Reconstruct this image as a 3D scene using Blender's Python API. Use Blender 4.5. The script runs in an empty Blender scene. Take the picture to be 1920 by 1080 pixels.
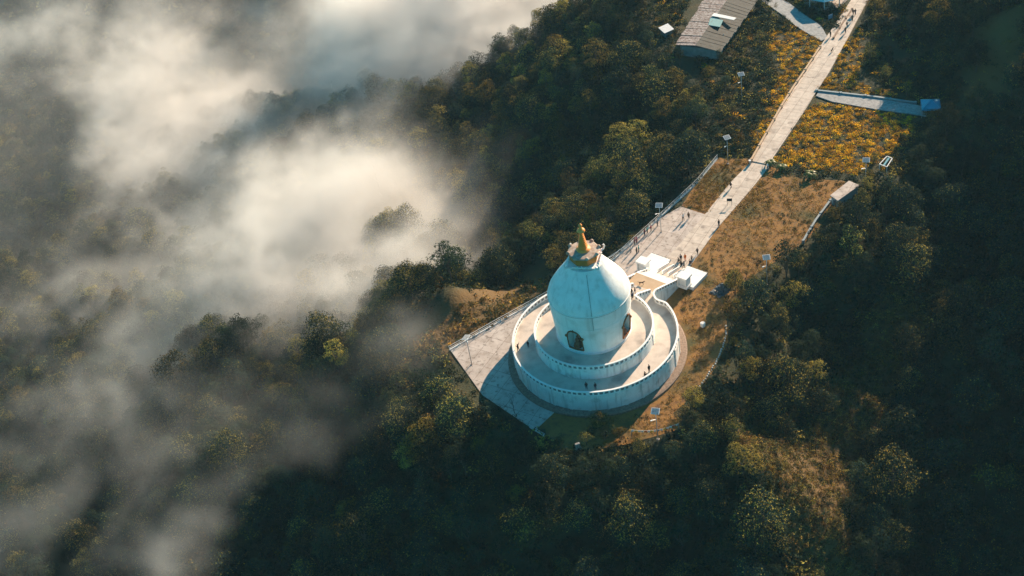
import bpy, bmesh, math, random
import numpy as np
from mathutils import Vector, Matrix
random.seed(7); rng = np.random.default_rng(11)
S = bpy.context.scene
C = S.collection
R = math.radians

# ------------------------------------------------------------------ camera
CAM = np.array([-14.268, -186.364, 172.554]); PITCH = .685; ROLL = -.181; FPX = 2400.
_f = np.array([0, math.cos(PITCH), -math.sin(PITCH)]); _r = np.array([1., 0, 0]); _u = np.cross(_r, _f)
CR = math.cos(ROLL)*_r + math.sin(ROLL)*_u
CU = -math.sin(ROLL)*_r + math.cos(ROLL)*_u
CF = _f
cd = bpy.data.cameras.new('camera'); cam = bpy.data.objects.new('camera', cd); C.objects.link(cam)
cd.sensor_width = 36; cd.lens = 36*FPX/1920; cd.clip_start = 1; cd.clip_end = 8000
M = Matrix.Identity(4)
for i in range(3):
    M[i][0] = CR[i]; M[i][1] = CU[i]; M[i][2] = -CF[i]; M[i][3] = CAM[i]
cam.matrix_world = M
S.camera = cam

def G(px, py, z=0.):
    """the place in the world at height z that a point of the 1920x1080 survey photo shows"""
    d = (px-960)/FPX*CR - (py-540)/FPX*CU + CF
    p = CAM + (z-CAM[2])/d[2]*d
    return (float(p[0]), float(p[1]))
def proj(P):
    d = np.asarray(P, float)-CAM; w = d@CF
    return np.stack([960+FPX*(d@CR)/w, 540-FPX*(d@CU)/w, w], -1)

# ------------------------------------------------------------------ light
SUN_EL = 22.; SUN = np.array([.66, .75]); SUN /= np.linalg.norm(SUN)
W = bpy.data.worlds.new('World'); S.world = W; W.use_nodes = True
nt = W.node_tree; nt.nodes.clear()
sky = nt.nodes.new('ShaderNodeTexSky'); sky.sky_type = 'NISHITA'; sky.sun_disc = False
sky.sun_elevation = R(SUN_EL); sky.sun_rotation = math.atan2(SUN[0], SUN[1]); sky.altitude = 1000
tint = nt.nodes.new('ShaderNodeMix'); tint.data_type = 'RGBA'; tint.blend_type = 'MULTIPLY'
tint.inputs[0].default_value = 1; tint.inputs[7].default_value = (.17, .95, 1.02, 1)
bg = nt.nodes.new('ShaderNodeBackground'); bg.inputs[1].default_value = .07
wo = nt.nodes.new('ShaderNodeOutputWorld')
nt.links.new(sky.outputs[0], tint.inputs[6]); nt.links.new(tint.outputs[2], bg.inputs[0]); nt.links.new(bg.outputs[0], wo.inputs[0])
sd = bpy.data.lights.new('sun', 'SUN'); sun = bpy.data.objects.new('sun', sd); C.objects.link(sun)
sd.energy = 5; sd.angle = R(.5); sd.color = (1, .755, .54)
el = R(SUN_EL)
sun.rotation_euler = Vector((SUN[0]*math.cos(el), SUN[1]*math.cos(el), math.sin(el))).to_track_quat('Z', 'Y').to_euler()
sun.location = (100, 110, 80)
S.view_settings.view_transform = 'Standard'; S.view_settings.look = 'None'
S.view_settings.exposure = 1.25; S.view_settings.gamma = 1
S.render.engine = 'CYCLES'
cy = S.cycles
cy.use_denoising = True; cy.max_bounces = 8; cy.diffuse_bounces = 3; cy.glossy_bounces = 2; cy.transmission_bounces = 3
cy.volume_bounces = 3; cy.transparent_max_bounces = 8; cy.volume_step_rate = 2.0; cy.volume_max_steps = 256
cy.sample_clamp_indirect = 6; cy.use_adaptive_sampling = True; cy.adaptive_threshold = .02

# ------------------------------------------------------------------ helpers
class MB:
    def __init__(s): s.v = []; s.f = []; s.mi = []; s.m = 0
    def add(s, vs, fs):
        n = len(s.v); s.v += [tuple(map(float, p)) for p in vs]; s.f += [tuple(n+i for i in q) for q in fs]; s.mi += [s.m]*len(fs)
        return s
    def box(s, c, d, rz=0, base=True):
        x, y, z = d[0]/2, d[1]/2, d[2]; z0 = c[2] if base else c[2]-z/2
        ca, sa = math.cos(rz), math.sin(rz); vs = []
        for k in (0, 1):
            for a, b in ((-x, -y), (x, -y), (x, y), (-x, y)): vs.append((c[0]+a*ca-b*sa, c[1]+a*sa+b*ca, z0+k*z))
        return s.add(vs, [(3, 2, 1, 0), (4, 5, 6, 7), (0, 1, 5, 4), (1, 2, 6, 5), (2, 3, 7, 6), (3, 0, 4, 7)])
    def bar(s, a, b, w, h=None, n=4):
        """a bar of n sides from a to b"""
        a, b = Vector(a), Vector(b); d = (b-a).normalized(); h = h or w
        up = Vector((0, 0, 1)) if abs(d.z) < .95 else Vector((1, 0, 0))
        r = d.cross(up).normalized(); u = r.cross(d); vs = []
        for p, k in ((a, w), (b, h)):
            for i in range(n):
                t = 2*math.pi*(i+.5)/n; vs.append(p+(r*math.cos(t)+u*math.sin(t))*k/2*(1.414 if n == 4 else 1))
        return s.add(vs, [(i, (i+1) % n, n+(i+1) % n, n+i) for i in range(n)]+[tuple(range(n))[::-1], tuple(range(n, 2*n))])
    def lathe(s, prof, n=64, c=(0, 0, 0), a0=0, cap=True):
        vs = []
        for r, z in prof:
            for i in range(n):
                t = a0+2*math.pi*i/n; vs.append((c[0]+r*math.cos(t), c[1]+r*math.sin(t), c[2]+z))
        fs = [(k*n+i, k*n+(i+1) % n, (k+1)*n+(i+1) % n, (k+1)*n+i) for k in range(len(prof)-1) for i in range(n)]
        if cap: fs += [tuple(range(n))[::-1], tuple(range((len(prof)-1)*n, len(prof)*n))]
        return s.add(vs, fs)
    def prism(s, pts, z0, z1):
        n = len(pts); A = sum(pts[i][0]*pts[(i+1) % n][1]-pts[(i+1) % n][0]*pts[i][1] for i in range(n))
        if A < 0: pts = pts[::-1]
        zz0 = z0 if hasattr(z0, '__len__') else [z0]*n; zz1 = z1 if hasattr(z1, '__len__') else [z1]*n
        if A < 0: zz0, zz1 = zz0[::-1], zz1[::-1]
        vs = [(p[0], p[1], z) for p, z in zip(pts, zz0)]+[(p[0], p[1], z) for p, z in zip(pts, zz1)]
        return s.add(vs, [tuple(range(n))[::-1], tuple(range(n, 2*n))]+[(i, (i+1) % n, n+(i+1) % n, n+i) for i in range(n)])
    def build(s, name, mats, parent=None, smooth=False, bevel=0, tri=False):
        me = bpy.data.meshes.new(name); me.from_pydata(s.v, [], s.f)
        mats = mats if isinstance(mats, (list, tuple)) else [mats]
        for m in mats: me.materials.append(m)
        if len(mats) > 1: me.polygons.foreach_set('material_index', s.mi)
        if tri or bevel or smooth == 'auto':
            bm = bmesh.new(); bm.from_mesh(me); bmesh.ops.remove_doubles(bm, verts=bm.verts, dist=1e-4)
            if bevel:
                bmesh.ops.bevel(bm, geom=[e for e in bm.edges if e.is_manifold and e.calc_face_angle(0) > .6], offset=bevel, segments=1, affect='EDGES', profile=.5)
            if tri: bmesh.ops.triangulate(bm, faces=[f for f in bm.faces if len(f.verts) > 4])
            bm.to_mesh(me); bm.free()
        if smooth: me.polygons.foreach_set('use_smooth', [True]*len(me.polygons))
        o = bpy.data.objects.new(name, me); C.objects.link(o)
        if parent is not None: o.parent = parent
        return o
def tag(o, label=None, cat=None, group=None, kind=None):
    if label: o['label'] = label
    if cat: o['category'] = cat
    if group: o['group'] = group
    if kind: o['kind'] = kind
    return o
def empty(name, loc, rz=0, label=None, cat=None, group=None):
    o = bpy.data.objects.new(name, None); C.objects.link(o); o.location = loc; o.rotation_euler = (0, 0, rz); o.empty_display_size = .3
    return tag(o, label, cat, group)
KIDS = {}
def kids(o): return [c for c in bpy.data.objects if c.parent == o]
def copy_tree(o, parent=None):
    if o.name not in KIDS: KIDS[o.name] = kids(o)
    c = o.copy(); C.objects.link(c); c.parent = parent
    for ch in KIDS[o.name]: copy_tree(ch, c)
    return c
def qmesh(name, V, F, mats, mi=None, smooth=False):
    """big mesh of quads from arrays"""
    me = bpy.data.meshes.new(name); nv, nf = len(V), len(F); k = F.shape[1]
    me.vertices.add(nv); me.vertices.foreach_set('co', np.asarray(V, np.float32).ravel())
    me.loops.add(nf*k); me.loops.foreach_set('vertex_index', np.asarray(F, np.int32).ravel())
    me.polygons.add(nf); me.polygons.foreach_set('loop_start', np.arange(0, nf*k, k, dtype=np.int32))
    for m in mats: me.materials.append(m)
    if mi is not None: me.polygons.foreach_set('material_index', np.asarray(mi, np.int32))
    me.polygons.foreach_set('use_smooth', np.full(nf, smooth))
    me.update(); me.validate(); return me

# ------------------------------------------------------------------ materials
def mat(name, stops, scale=1., rough=.8, detail=5, metal=0., spec=.3, bump=0., bscale=None, second=None, rnd=0., transl=0., streak=None, joint=None):
    """stops: [(pos, rgb)...] over fractal noise in object space; second = (rgb, scale, lo, hi) stains"""
    m = bpy.data.materials.new(name); m.use_nodes = True; t = m.node_tree; N = t.nodes; L = t.links; N.clear()
    out = N.new('ShaderNodeOutputMaterial'); b = N.new('ShaderNodeBsdfPrincipled'); tc = N.new('ShaderNodeTexCoord')
    geo = N.new('ShaderNodeNewGeometry')
    n = N.new('ShaderNodeTexNoise'); n.inputs['Scale'].default_value = scale; n.inputs['Detail'].default_value = detail; n.inputs['Roughness'].default_value = .62
    L.new(tc.outputs['Object'], n.inputs['Vector'])
    cr = N.new('ShaderNodeValToRGB'); L.new(n.outputs['Fac'], cr.inputs[0])
    while len(cr.color_ramp.elements) < len(stops): cr.color_ramp.elements.new(.5)
    for e, (p, c) in zip(cr.color_ramp.elements, stops): e.position = p; e.color = (*c, 1)
    col = cr.outputs[0]
    if second:
        c2, s2, lo, hi = second
        n2 = N.new('ShaderNodeTexNoise'); n2.inputs['Scale'].default_value = s2; n2.inputs['Detail'].default_value = 4; L.new(tc.outputs['Object'], n2.inputs['Vector'])
        mr = N.new('ShaderNodeMapRange'); mr.inputs[1].default_value = lo; mr.inputs[2].default_value = hi; L.new(n2.outputs['Fac'], mr.inputs[0])
        mx = N.new('ShaderNodeMix'); mx.data_type = 'RGBA'; L.new(mr.outputs[0], mx.inputs[0]); L.new(col, mx.inputs[6]); mx.inputs[7].default_value = (*c2, 1); col = mx.outputs[2]
    if streak:
        mp = N.new('ShaderNodeMapping'); mp.inputs['Scale'].default_value = (1, 1, .09); L.new(tc.outputs['Object'], mp.inputs[0])
        n3 = N.new('ShaderNodeTexNoise'); n3.inputs['Scale'].default_value = streak[1]; n3.inputs['Detail'].default_value = 6; L.new(mp.outputs[0], n3.inputs['Vector'])
        m3 = N.new('ShaderNodeMapRange'); m3.inputs[1].default_value = streak[2]; m3.inputs[2].default_value = streak[3]; m3.inputs[4].default_value = streak[4]; L.new(n3.outputs['Fac'], m3.inputs[0])
        x3 = N.new('ShaderNodeMix'); x3.data_type = 'RGBA'; L.new(m3.outputs[0], x3.inputs[0]); L.new(col, x3.inputs[6]); x3.inputs[7].default_value = (*streak[0], 1); col = x3.outputs[2]
    if joint:
        mp = N.new('ShaderNodeMapping'); mp.inputs['Rotation'].default_value = (0, 0, joint[1]); L.new(tc.outputs['Object'], mp.inputs[0])
        br = N.new('ShaderNodeTexBrick'); br.offset = .0; L.new(mp.outputs[0], br.inputs['Vector']); br.inputs['Scale'].default_value = 1; br.inputs['Brick Width'].default_value = joint[0]; br.inputs['Row Height'].default_value = joint[0]*.8; br.inputs['Mortar Size'].default_value = .05
        br.inputs['Color1'].default_value = (1, 1, 1, 1); br.inputs['Color2'].default_value = (.86, .86, .86, 1); br.inputs['Mortar'].default_value = (.55, .52, .5, 1)
        x3 = N.new('ShaderNodeMix'); x3.data_type = 'RGBA'; x3.blend_type = 'MULTIPLY'; x3.inputs[0].default_value = 1; L.new(col, x3.inputs[6]); L.new(br.outputs[0], x3.inputs[7]); col = x3.outputs[2]
    if rnd:
        oi = N.new('ShaderNodeObjectInfo'); mr = N.new('ShaderNodeMapRange'); mr.inputs[3].default_value = 1-rnd; mr.inputs[4].default_value = 1+rnd
        L.new(oi.outputs['Random'], mr.inputs[0])
        hs = N.new('ShaderNodeHueSaturation'); L.new(mr.outputs[0], hs.inputs['Value']); L.new(col, hs.inputs['Color'])
        ma = N.new('ShaderNodeMath'); ma.operation = 'MULTIPLY_ADD'; L.new(oi.outputs['Random'], ma.inputs[0]); ma.inputs[1].default_value = .03; ma.inputs[2].default_value = .492; L.new(ma.outputs[0], hs.inputs['Hue'])
        col = hs.outputs[0]
    L.new(col, b.inputs['Base Color'])
    b.inputs['Roughness'].default_value = rough; b.inputs['Metallic'].default_value = metal; b.inputs['Specular IOR Level'].default_value = spec
    if bump:
        bn = N.new('ShaderNodeTexNoise'); bn.inputs['Scale'].default_value = bscale or scale*3; bn.inputs['Detail'].default_value = 4; L.new(tc.outputs['Object'], bn.inputs['Vector'])
        bp = N.new('ShaderNodeBump'); bp.inputs['Distance'].default_value = bump; L.new(bn.outputs['Fac'], bp.inputs['Height']); L.new(bp.outputs[0], b.inputs['Normal'])
    if transl:
        tr = N.new('ShaderNodeBsdfTranslucent'); L.new(col, tr.inputs[0]); ms = N.new('ShaderNodeMixShader'); ms.inputs[0].default_value = transl
        L.new(b.outputs[0], ms.inputs[1]); L.new(tr.outputs[0], ms.inputs[2]); L.new(ms.outputs[0], out.inputs[0])
    else: L.new(b.outputs[0], out.inputs[0])
    return m
def flat(name, c, rough=.7, metal=0., k=.12, scale=3., spec=.3):
    a = tuple(x*(1-k) for x in c); b = tuple(min(1, x*(1+k)) for x in c)
    return mat(name, [(.3, a), (.7, b)], scale, rough, 3, metal, spec)
X = {}
X['white'] = mat('white_plaster', [(.25, (.74, .72, .68)), (.6, (.83, .82, .79))], .35, .7, 6, second=((.52, .47, .40), .16, .60, .78))
X['wall'] = mat('wall_plaster', [(.25, (.66, .65, .61)), (.6, (.78, .77, .74))], .8, .75, 6, second=((.44, .40, .35), .5, .58, .78), streak=((.33, .30, .26), 1.6, .52, .72, .6))
X['domewhite'] = mat('dome_whitewash', [(.25, (.72, .71, .67)), (.6, (.82, .81, .78))], .5, .7, 7, second=((.56, .53, .47), .35, .56, .80), streak=((.44, .42, .38), 1.1, .52, .74, .45), bump=.02)
X['floor'] = mat('terrace_floor', [(.25, (.48, .40, .33)), (.5, (.61, .52, .44)), (.75, (.68, .60, .51))], .5, .85, 6, second=((.30, .26, .23), .22, .55, .75), bump=.01)
X['tan'] = mat('tan_floor', [(.25, (.42, .29, .18)), (.7, (.55, .40, .26))], .5, .85, 6)
X['concrete'] = mat('plaza_concrete', [(.28, (.36, .30, .25)), (.5, (.51, .44, .39)), (.75, (.62, .55, .49))], .45, .9, 8, second=((.24, .20, .17), 1.3, .56, .72), bump=.015, joint=(4.0, -.93))
X['path'] = mat('path_concrete', [(.28, (.44, .37, .31)), (.5, (.58, .50, .42)), (.75, (.68, .59, .50))], .8, .9, 8, second=((.28, .235, .20), .5, .58, .74), bump=.015, joint=(3.2, -.93))
X['paver'] = mat('grey_pavers', [(.3, (.20, .21, .21)), (.7, (.42, .42, .41))], 1.6, .9, 8, bump=.02)
X['stone'] = mat('brown_stone', [(.3, (.16, .11, .08)), (.7, (.34, .25, .19))], 2.2, .9, 8, bump=.05)
X['gold'] = mat('gold_paint', [(.3, (.78, .24, .035)), (.7, (.93, .34, .055))], 1.5, .4, 4, metal=.0, spec=.5)
X['orange'] = mat('orange_gilt', [(.3, (.48, .16, .025)), (.7, (.64, .235, .04))], 1.2, .5, 4, metal=.2)
X['rust'] = mat('harmika_top', [(.3, (.24, .16, .12)), (.5, (.36, .27, .21)), (.72, (.50, .44, .38))], 1.1, .8, 6)
X['frame'] = mat('gilded_frame', [(.3, (.12, .04, .018)), (.7, (.38, .15, .045))], 3.5, .5, 5, metal=.3, bump=.03)
X['statue'] = mat('statue_bronze', [(.3, (.13, .045, .03)), (.7, (.34, .13, .07))], 3, .45, 4, metal=.4)
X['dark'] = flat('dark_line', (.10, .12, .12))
X['slot_shade'] = flat('slot_shade_grey', (.20, .21, .21))  # grey standing for shade inside the parapet slots
X['rail'] = flat('painted_rail', (.62, .62, .6), .5)
X['railgrey'] = flat('grey_rail', (.22, .26, .27), .5)
X['metal'] = flat('galvanised_pole', (.42, .43, .43), .45, .5)
X['panel'] = flat('solar_cells', (.16, .16, .17), .5, .0, spec=.2)
X['pframe'] = flat('panel_frame', (.75, .75, .72), .5)
X['tin'] = mat('rusty_tin', [(.28, (.10, .045, .03)), (.42, (.24, .18, .15)), (.55, (.40, .33, .29)), (.7, (.50, .46, .43))], 1.6, .6, 7, second=((.12, .045, .03), 2.2, .54, .66))
X['greywall'] = mat('shed_wall', [(.3, (.16, .17, .16)), (.7, (.28, .29, .27))], .9, .9, 6)
X['grass'] = mat('lawn_grass', [(.30, (.11, .055, .030)), (.44, (.22, .112, .034)), (.52, (.27, .138, .038)), (.62, (.17, .10, .040)), (.74, (.095, .070, .036))], .55, .95, 12, second=((.075, .068, .024), .09, .50, .66), bump=.06, bscale=5)
X['ground'] = mat('forest_floor', [(.3, (.018, .024, .012)), (.5, (.040, .042, .018)), (.72, (.085, .055, .022))], .12, .95, 9, bump=.2, bscale=2)
X['bark'] = mat('tree_bark', [(.3, (.05, .038, .028)), (.7, (.13, .10, .075))], 3, .9, 4)
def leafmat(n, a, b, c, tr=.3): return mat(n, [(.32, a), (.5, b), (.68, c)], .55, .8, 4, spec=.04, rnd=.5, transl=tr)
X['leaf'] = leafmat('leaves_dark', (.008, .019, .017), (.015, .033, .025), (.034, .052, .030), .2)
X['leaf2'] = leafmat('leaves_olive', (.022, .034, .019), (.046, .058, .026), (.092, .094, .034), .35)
X['leaf3'] = leafmat('leaves_sunlit_tip', (.16, .12, .032), (.31, .225, .052), (.46, .32, .080), .42)  # golden young leaves, with sunlit highlights put into the colour
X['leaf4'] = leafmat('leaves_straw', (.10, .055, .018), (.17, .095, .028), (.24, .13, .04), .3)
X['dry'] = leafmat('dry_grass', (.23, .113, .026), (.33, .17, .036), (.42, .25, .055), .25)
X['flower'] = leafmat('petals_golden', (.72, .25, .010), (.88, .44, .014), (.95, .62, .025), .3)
X['skin'] = flat('skin', (.32, .19, .13)); X['hair'] = flat('black_hair', (.02, .017, .015))

# ------------------------------------------------------------------ terrain
PLATEAU = [G(*p) for p in [(838,655),(900,743),(1003,812),(1060,845),(1180,838),(1270,812),(1310,748),(1362,680),(1380,620),(1385,560),(1440,508),(1500,470),(1575,400),(1622,352),(1668,330),(1720,262),(1790,225),(1800,180),(1720,140),(1665,60),(1680,-60),(1740,-200),(1300,-200),(1240,-60),(1225,60),(1265,130),(1330,170),(1345,245),(1338,300),(1305,342),(1236,402),(1145,480),(1020,548)]]
def seg_d(P, a, b):
    a = np.array(a, float); b = np.array(b, float); ab = b-a
    t = np.clip(((P-a)@ab)/(ab@ab), 0, 1); return np.linalg.norm(P-(a+t[:, None]*ab), axis=1), t
def inside(P, poly):
    r = np.zeros(len(P), bool); n = len(poly)
    for i in range(n):
        (x1, y1), (x2, y2) = poly[i], poly[(i+1) % n]
        c = ((y1 > P[:, 1]) != (y2 > P[:, 1])) & (P[:, 0] < (x2-x1)*(P[:, 1]-y1)/(y2-y1+1e-12)+x1); r ^= c
    return r
def polydist(P, poly):
    d = np.full(len(P), 1e9)
    for i in range(len(poly)): d = np.minimum(d, seg_d(P, poly[i], poly[(i+1) % len(poly)])[0])
    d[inside(P, poly)] = 0; return d
def line3(pts): return [(*G(px, py, z), z) for px, py, z in pts]
TENTS = [ (line3([(1420,20,-4),(1330,5,-5),(1130,52,-18),(1000,128,-27),(870,190,-40),(770,215,-50),(650,232,-70),(480,275,-112)]), .42, .95),
          ([(-26,6,-3),(-40,16,-15),(-60,30,-32),(-100,58,-50),(-170,100,-72)], .33, .5),
          ([(28,0,-3),(37,-6,-9),(46,-22,-22),(54,-45,-36),(64,-80,-55)], .62, .5),
          ([(270,230,46),(205,130,40),(168,70,42),(148,22,32),(132,-20,16),(114,-70,-4),(100,-120,-24)], .62, .5),  # right hillside, its crest out of view raised to shade the ravine
          ([(-6,-24,-6),(-14,-48,-26),(-24,-80,-48)], .65, .5),
          ([(-170,570,40),(-20,550,72),(60,540,70),(120,530,10),(420,520,-20)], 2.2, .5),  # unseen ridge, added out of view to shade the upper left valley
          ([(95,170,0),(130,260,-12),(200,420,-30)], .6, .5),
          ([(30,60,-18),(0,80,-32),(-40,95,-48),(-90,120,-68)], .30, .5) ]
_ns = [(rng.uniform(0, 6.28, 2), rng.uniform(0, 6.28), s, a) for s, a in ((60, 4.), (34, 2.4), (19, 1.3), (11, .6)) for _ in range(3)]
def bump2(P):
    h = np.zeros(len(P))
    for (ph, th, s, a) in _ns:
        h += a*.6*np.sin(P[:, 0]*2*math.pi/s*math.cos(th)+P[:, 1]*2*math.pi/s*math.sin(th)+ph[0])*np.cos((P[:, 0]*math.sin(th)-P[:, 1]*math.cos(th))*2*math.pi/s*.7+ph[1])
    return h
def height(P):
    P = np.asarray(P, float); d = polydist(P, PLATEAU)
    hs = [-.62*d*d/(d+7)]
    for pts, sl, _ in TENTS:
        h = np.full(len(P), -1e9)
        for a, b in zip(pts[:-1], pts[1:]):
            dd, t = seg_d(P, a[:2], b[:2]); h = np.maximum(h, a[2]+(b[2]-a[2])*t-sl*dd*dd/(dd+4))
        if sl == .42:
            # behind this spur the hill breaks off steeply
            cx_ = np.array([p[0] for p in pts])[::-1]; cy_ = np.array([p[1] for p in pts])[::-1]; be = np.clip(P[:, 1]-np.interp(P[:, 0], cx_, cy_), 0, 1e9)*(P[:, 0] < cx_.max()); BE = np.minimum(be*.75, 60)
        hs.append(h)
    for k_ in range(len(hs)): hs[k_] = hs[k_]-BE
    hs.append(np.full(len(P), -112.)+0*d)
    H = np.array(hs); k = 3.5; m = H.max(0)
    out = m+k*np.log(np.exp((H-m)/k).sum(0)) - k*.0
    far = np.clip(d/14, 0, 1)
    out = np.where(d <= 0, 0, np.minimum(out, m+4)*1.0)
    out = out*np.clip(d/6, 0, 1)+np.clip(1-d/6, 0, 1)*(-.62*d*d/(d+7))
    return out+bump2(P)*far
def hit(px, py):
    d = (px-960)/FPX*CR - (py-540)/FPX*CU + CF; t = np.linspace(150, 900, 1500); P = CAM+t[:, None]*d; h = height(P[:, :2]); k = np.argmax(P[:, 2] < h); return P[k], d
def axis(lo, hi, step, out, n):
    a = list(np.arange(lo, hi+.1, step)); g = np.geomspace(step*1.5, out, n)
    return np.array(sorted([lo-x for x in np.cumsum(g)]+a+[hi+x for x in np.cumsum(g)]))
xs = axis(-290, 250, 2.5, 330, 12); ys = axis(-120, 480, 2.5, 330, 12)
XX, YY = np.meshgrid(xs, ys); P2 = np.stack([XX.ravel(), YY.ravel()], 1); HZ = height(P2)
V = np.column_stack([P2, HZ]); nx, ny = len(xs), len(ys)
I = (np.arange(ny-1)[:, None]*nx+np.arange(nx-1)[None]).ravel(); F = np.column_stack([I, I+1, I+nx+1, I+nx])
BANKP = [tuple(hit(*p)[0][:2]) for p in ((1045,495),(1036,548),(940,602),(846,658),(800,660),(770,640),(800,612),(860,585),(960,535))]
GRS = [[tuple(hit(*p)[0][:2]) for p in l] for l in (((1400,800),(1450,850),(1492,905),(1518,965),(1545,1035),(1575,1110)), ((1600,770),(1562,840),(1520,920)), ((1690,600),(1640,690),(1600,770)), ((1890,40),(1880,110),(1850,170)))]
def grass_d(Q): return np.min([seg_d(Q, a, b)[0] for l in GRS for a, b in zip(l[:-1], l[1:])], axis=0)
dry = np.clip(1.5-np.minimum(polydist(P2, BANKP)/2.5, grass_d(P2)/7), 0, 1)
gm_ = X['ground']; t_ = gm_.node_tree; bs_ = [n for n in t_.nodes if n.type == 'BSDF_PRINCIPLED'][0]; old = bs_.inputs['Base Color'].links[0].from_socket
at_ = t_.nodes.new('ShaderNodeAttribute'); at_.attribute_name = 'dry_soil'; mx_ = t_.nodes.new('ShaderNodeMix'); mx_.data_type = 'RGBA'; nz_ = t_.nodes.new('ShaderNodeTexNoise'); nz_.inputs['Scale'].default_value = .9; nz_.inputs['Detail'].default_value = 8
rp_ = t_.nodes.new('ShaderNodeValToRGB'); rp_.color_ramp.elements[0].position = .35; rp_.color_ramp.elements[0].color = (.055, .040, .016, 1); rp_.color_ramp.elements[1].position = .68; rp_.color_ramp.elements[1].color = (.19, .105, .034, 1)
t_.links.new(nz_.outputs['Fac'], rp_.inputs[0]); t_.links.new(at_.outputs['Fac'], mx_.inputs[0]); t_.links.new(old, mx_.inputs[6]); t_.links.new(rp_.outputs[0], mx_.inputs[7]); t_.links.new(mx_.outputs[2], bs_.inputs['Base Color'])
gme = qmesh('ground', V, F, [X['ground']], smooth=True); ga = gme.attributes.new('dry_soil', 'FLOAT', 'POINT'); ga.data.foreach_set('value', dry.astype(np.float32))
go = bpy.data.objects.new('ground', gme); C.objects.link(go)
tag(go, 'dark brown and green forest floor of the steep hills', 'ground', kind='structure')

def sheet(name, poly, z, m, label, cat='ground', edge=None):
    mb = MB()
    if edge: mb.prism(poly, z-edge, z)
    else:
        A = sum(poly[i][0]*poly[(i+1) % len(poly)][1]-poly[(i+1) % len(poly)][0]*poly[i][1] for i in range(len(poly)))
        mb.add([(x, y, z) for x, y in (poly if A > 0 else poly[::-1])], [tuple(range(len(poly)))])
    o = mb.build(name, m, tri=True); return tag(o, label, cat, kind='structure')
PG = lambda pts, z=0.: [G(x, y, z) for x, y in pts]
LAWN = PG([(1045,845),(1003,812),(1040,760),(1120,640),(1290,520),(1300,489),(1345,424),(1407,356),(1444,312),(1500,335),(1600,340),(1606,352),(1560,398),(1506,458),(1465,484),(1420,512),(1378,552),(1362,600),(1366,640),(1335,700),(1300,742),(1262,775),(1282,803),(1180,832),(1110,845)])
sheet('lawn', LAWN, .03, X['grass'], 'patchy orange brown grass lawn right of the paved path and round the white pagoda', 'lawn')
sheet('lawn', PG([(1278,386),(1322,404),(1371,344),(1409,306),(1412,298),(1345,296),(1306,343)]), .034, X['grass'], 'small wedge of brown grass between the railing and the path', 'lawn')
# paved places
sheet('plaza', PG([(843,655),(905,742),(1003,808),(1050,764),(1100,700),(1215,562),(1262,525),(1290,500),(1277,456),(1322,403),(1276,388),(1238,410),(1150,486),(1027,552)]), .16, X['concrete'], 'stained pale concrete plaza beside and behind the white pagoda', 'plaza', .15)
lo_L = [(1232,505),(1278,455),(1322,403),(1371,342),(1409,304)]; lo_R = [(1302,489),(1349,424),(1407,358),(1444,311)]
sheet('path', PG(lo_L+lo_R[::-1]+[(1285,512)]), .20, X['path'], 'lower stretch of the pale paved path between the two lawns', 'path', .15)
up_L = [(1409,304),(1413,297),(1467,200),(1489,165),(1511,134),(1545,78),(1572,38),(1597,0),(1630,-60),(1690,-160)]
up_R = [(1444,311),(1450,297),(1505,215),(1530,175),(1553,140),(1588,76),(1610,34),(1628,0),(1662,-60),(1724,-160)]
sheet('path', PG(up_L+up_R[::-1]), .36, X['path'], 'upper stretch of the pale paved path climbing through yellow flowers', 'path', .34)
sheet('path', PG([(1530,181),(1536,172),(1640,185),(1722,199),(1738,204),(1738,220),(1722,217),(1640,206),(1560,192)]), .26, X['paver'], 'rough grey side path leading to the blue tent', 'path', .22)
sheet('path', PG([(1552,72),(1540,78),(1518,66),(1492,50),(1468,30),(1436,8),(1420,-6),(1452,-4),(1478,6),(1510,30),(1540,50)]), .26, X['paver'], 'smooth grey side path curving off towards the teal roofed pavilion', 'path', .22)

# ------------------------------------------------------------------ the pagoda
pag = empty('pagoda', (0, 0, 0), 0, 'white domed pagoda with gold spire, standing on two round white terraces', 'pagoda')
A0 = math.atan2(.704, .71); U = np.array([math.cos(A0), math.sin(A0)]); Nn = np.array([-U[1], U[0]]); N0 = .7
def SN(s, n, z=None):
    p = U*s+Nn*n; return (p[0], p[1]) if z is None else (p[0], p[1], z)
Z1, Z2 = 4.25, 6.45
def ang(a): return (math.cos(a), math.sin(a))
HW = 3.7
def arc(Rr, a, b, n): return [(Rr*math.cos(a+(b-a)*i/n), Rr*math.sin(a+(b-a)*i/n)) for i in range(n+1)]
# outer outline: circle with S-curved flare into the stairs
def outline(Rr, off=0.):
    half = lambda sgn: [SN(17.0+off*0, N0+sgn*(HW+off)), SN(15.9, N0+sgn*(HW+off+.15)), SN(15.2, N0+sgn*(HW+off+.75)), SN(14.4, N0+sgn*(HW+off+1.8))]
    pr, pl = half(-1), half(1)
    aR = math.atan2(pr[-1][1], pr[-1][0])-.06; aL = math.atan2(pl[-1][1], pl[-1][0])+.06
    pts = pl+arc(Rr, aL+.06, aR-.06+2*math.pi, 120)+pr[::-1]
    return pts
def smooth_line(pts, it=2):
    for _ in range(it):
        q = [pts[0]]
        for a, b in zip(pts[:-1], pts[1:]):
            q += [(a[0]*.75+b[0]*.25, a[1]*.75+b[1]*.25), (a[0]*.25+b[0]*.75, a[1]*.25+b[1]*.75)]
        pts = q+[pts[-1]]
    return pts
OUT = smooth_line(outline(16.15), 1)
INN = arc(11.55, A0+.19, A0-.17+2*math.pi, 110)
MB().prism([(p[0], p[1]) for p in OUT]+[], -.3, Z1).build('lower_terrace_floor', X['floor'], pag, tri=True)
MB().prism([(p[0], p[1]) for p in INN], Z1-.1, Z2).build('upper_terrace_floor', X['floor'], pag, tri=True)
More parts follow.
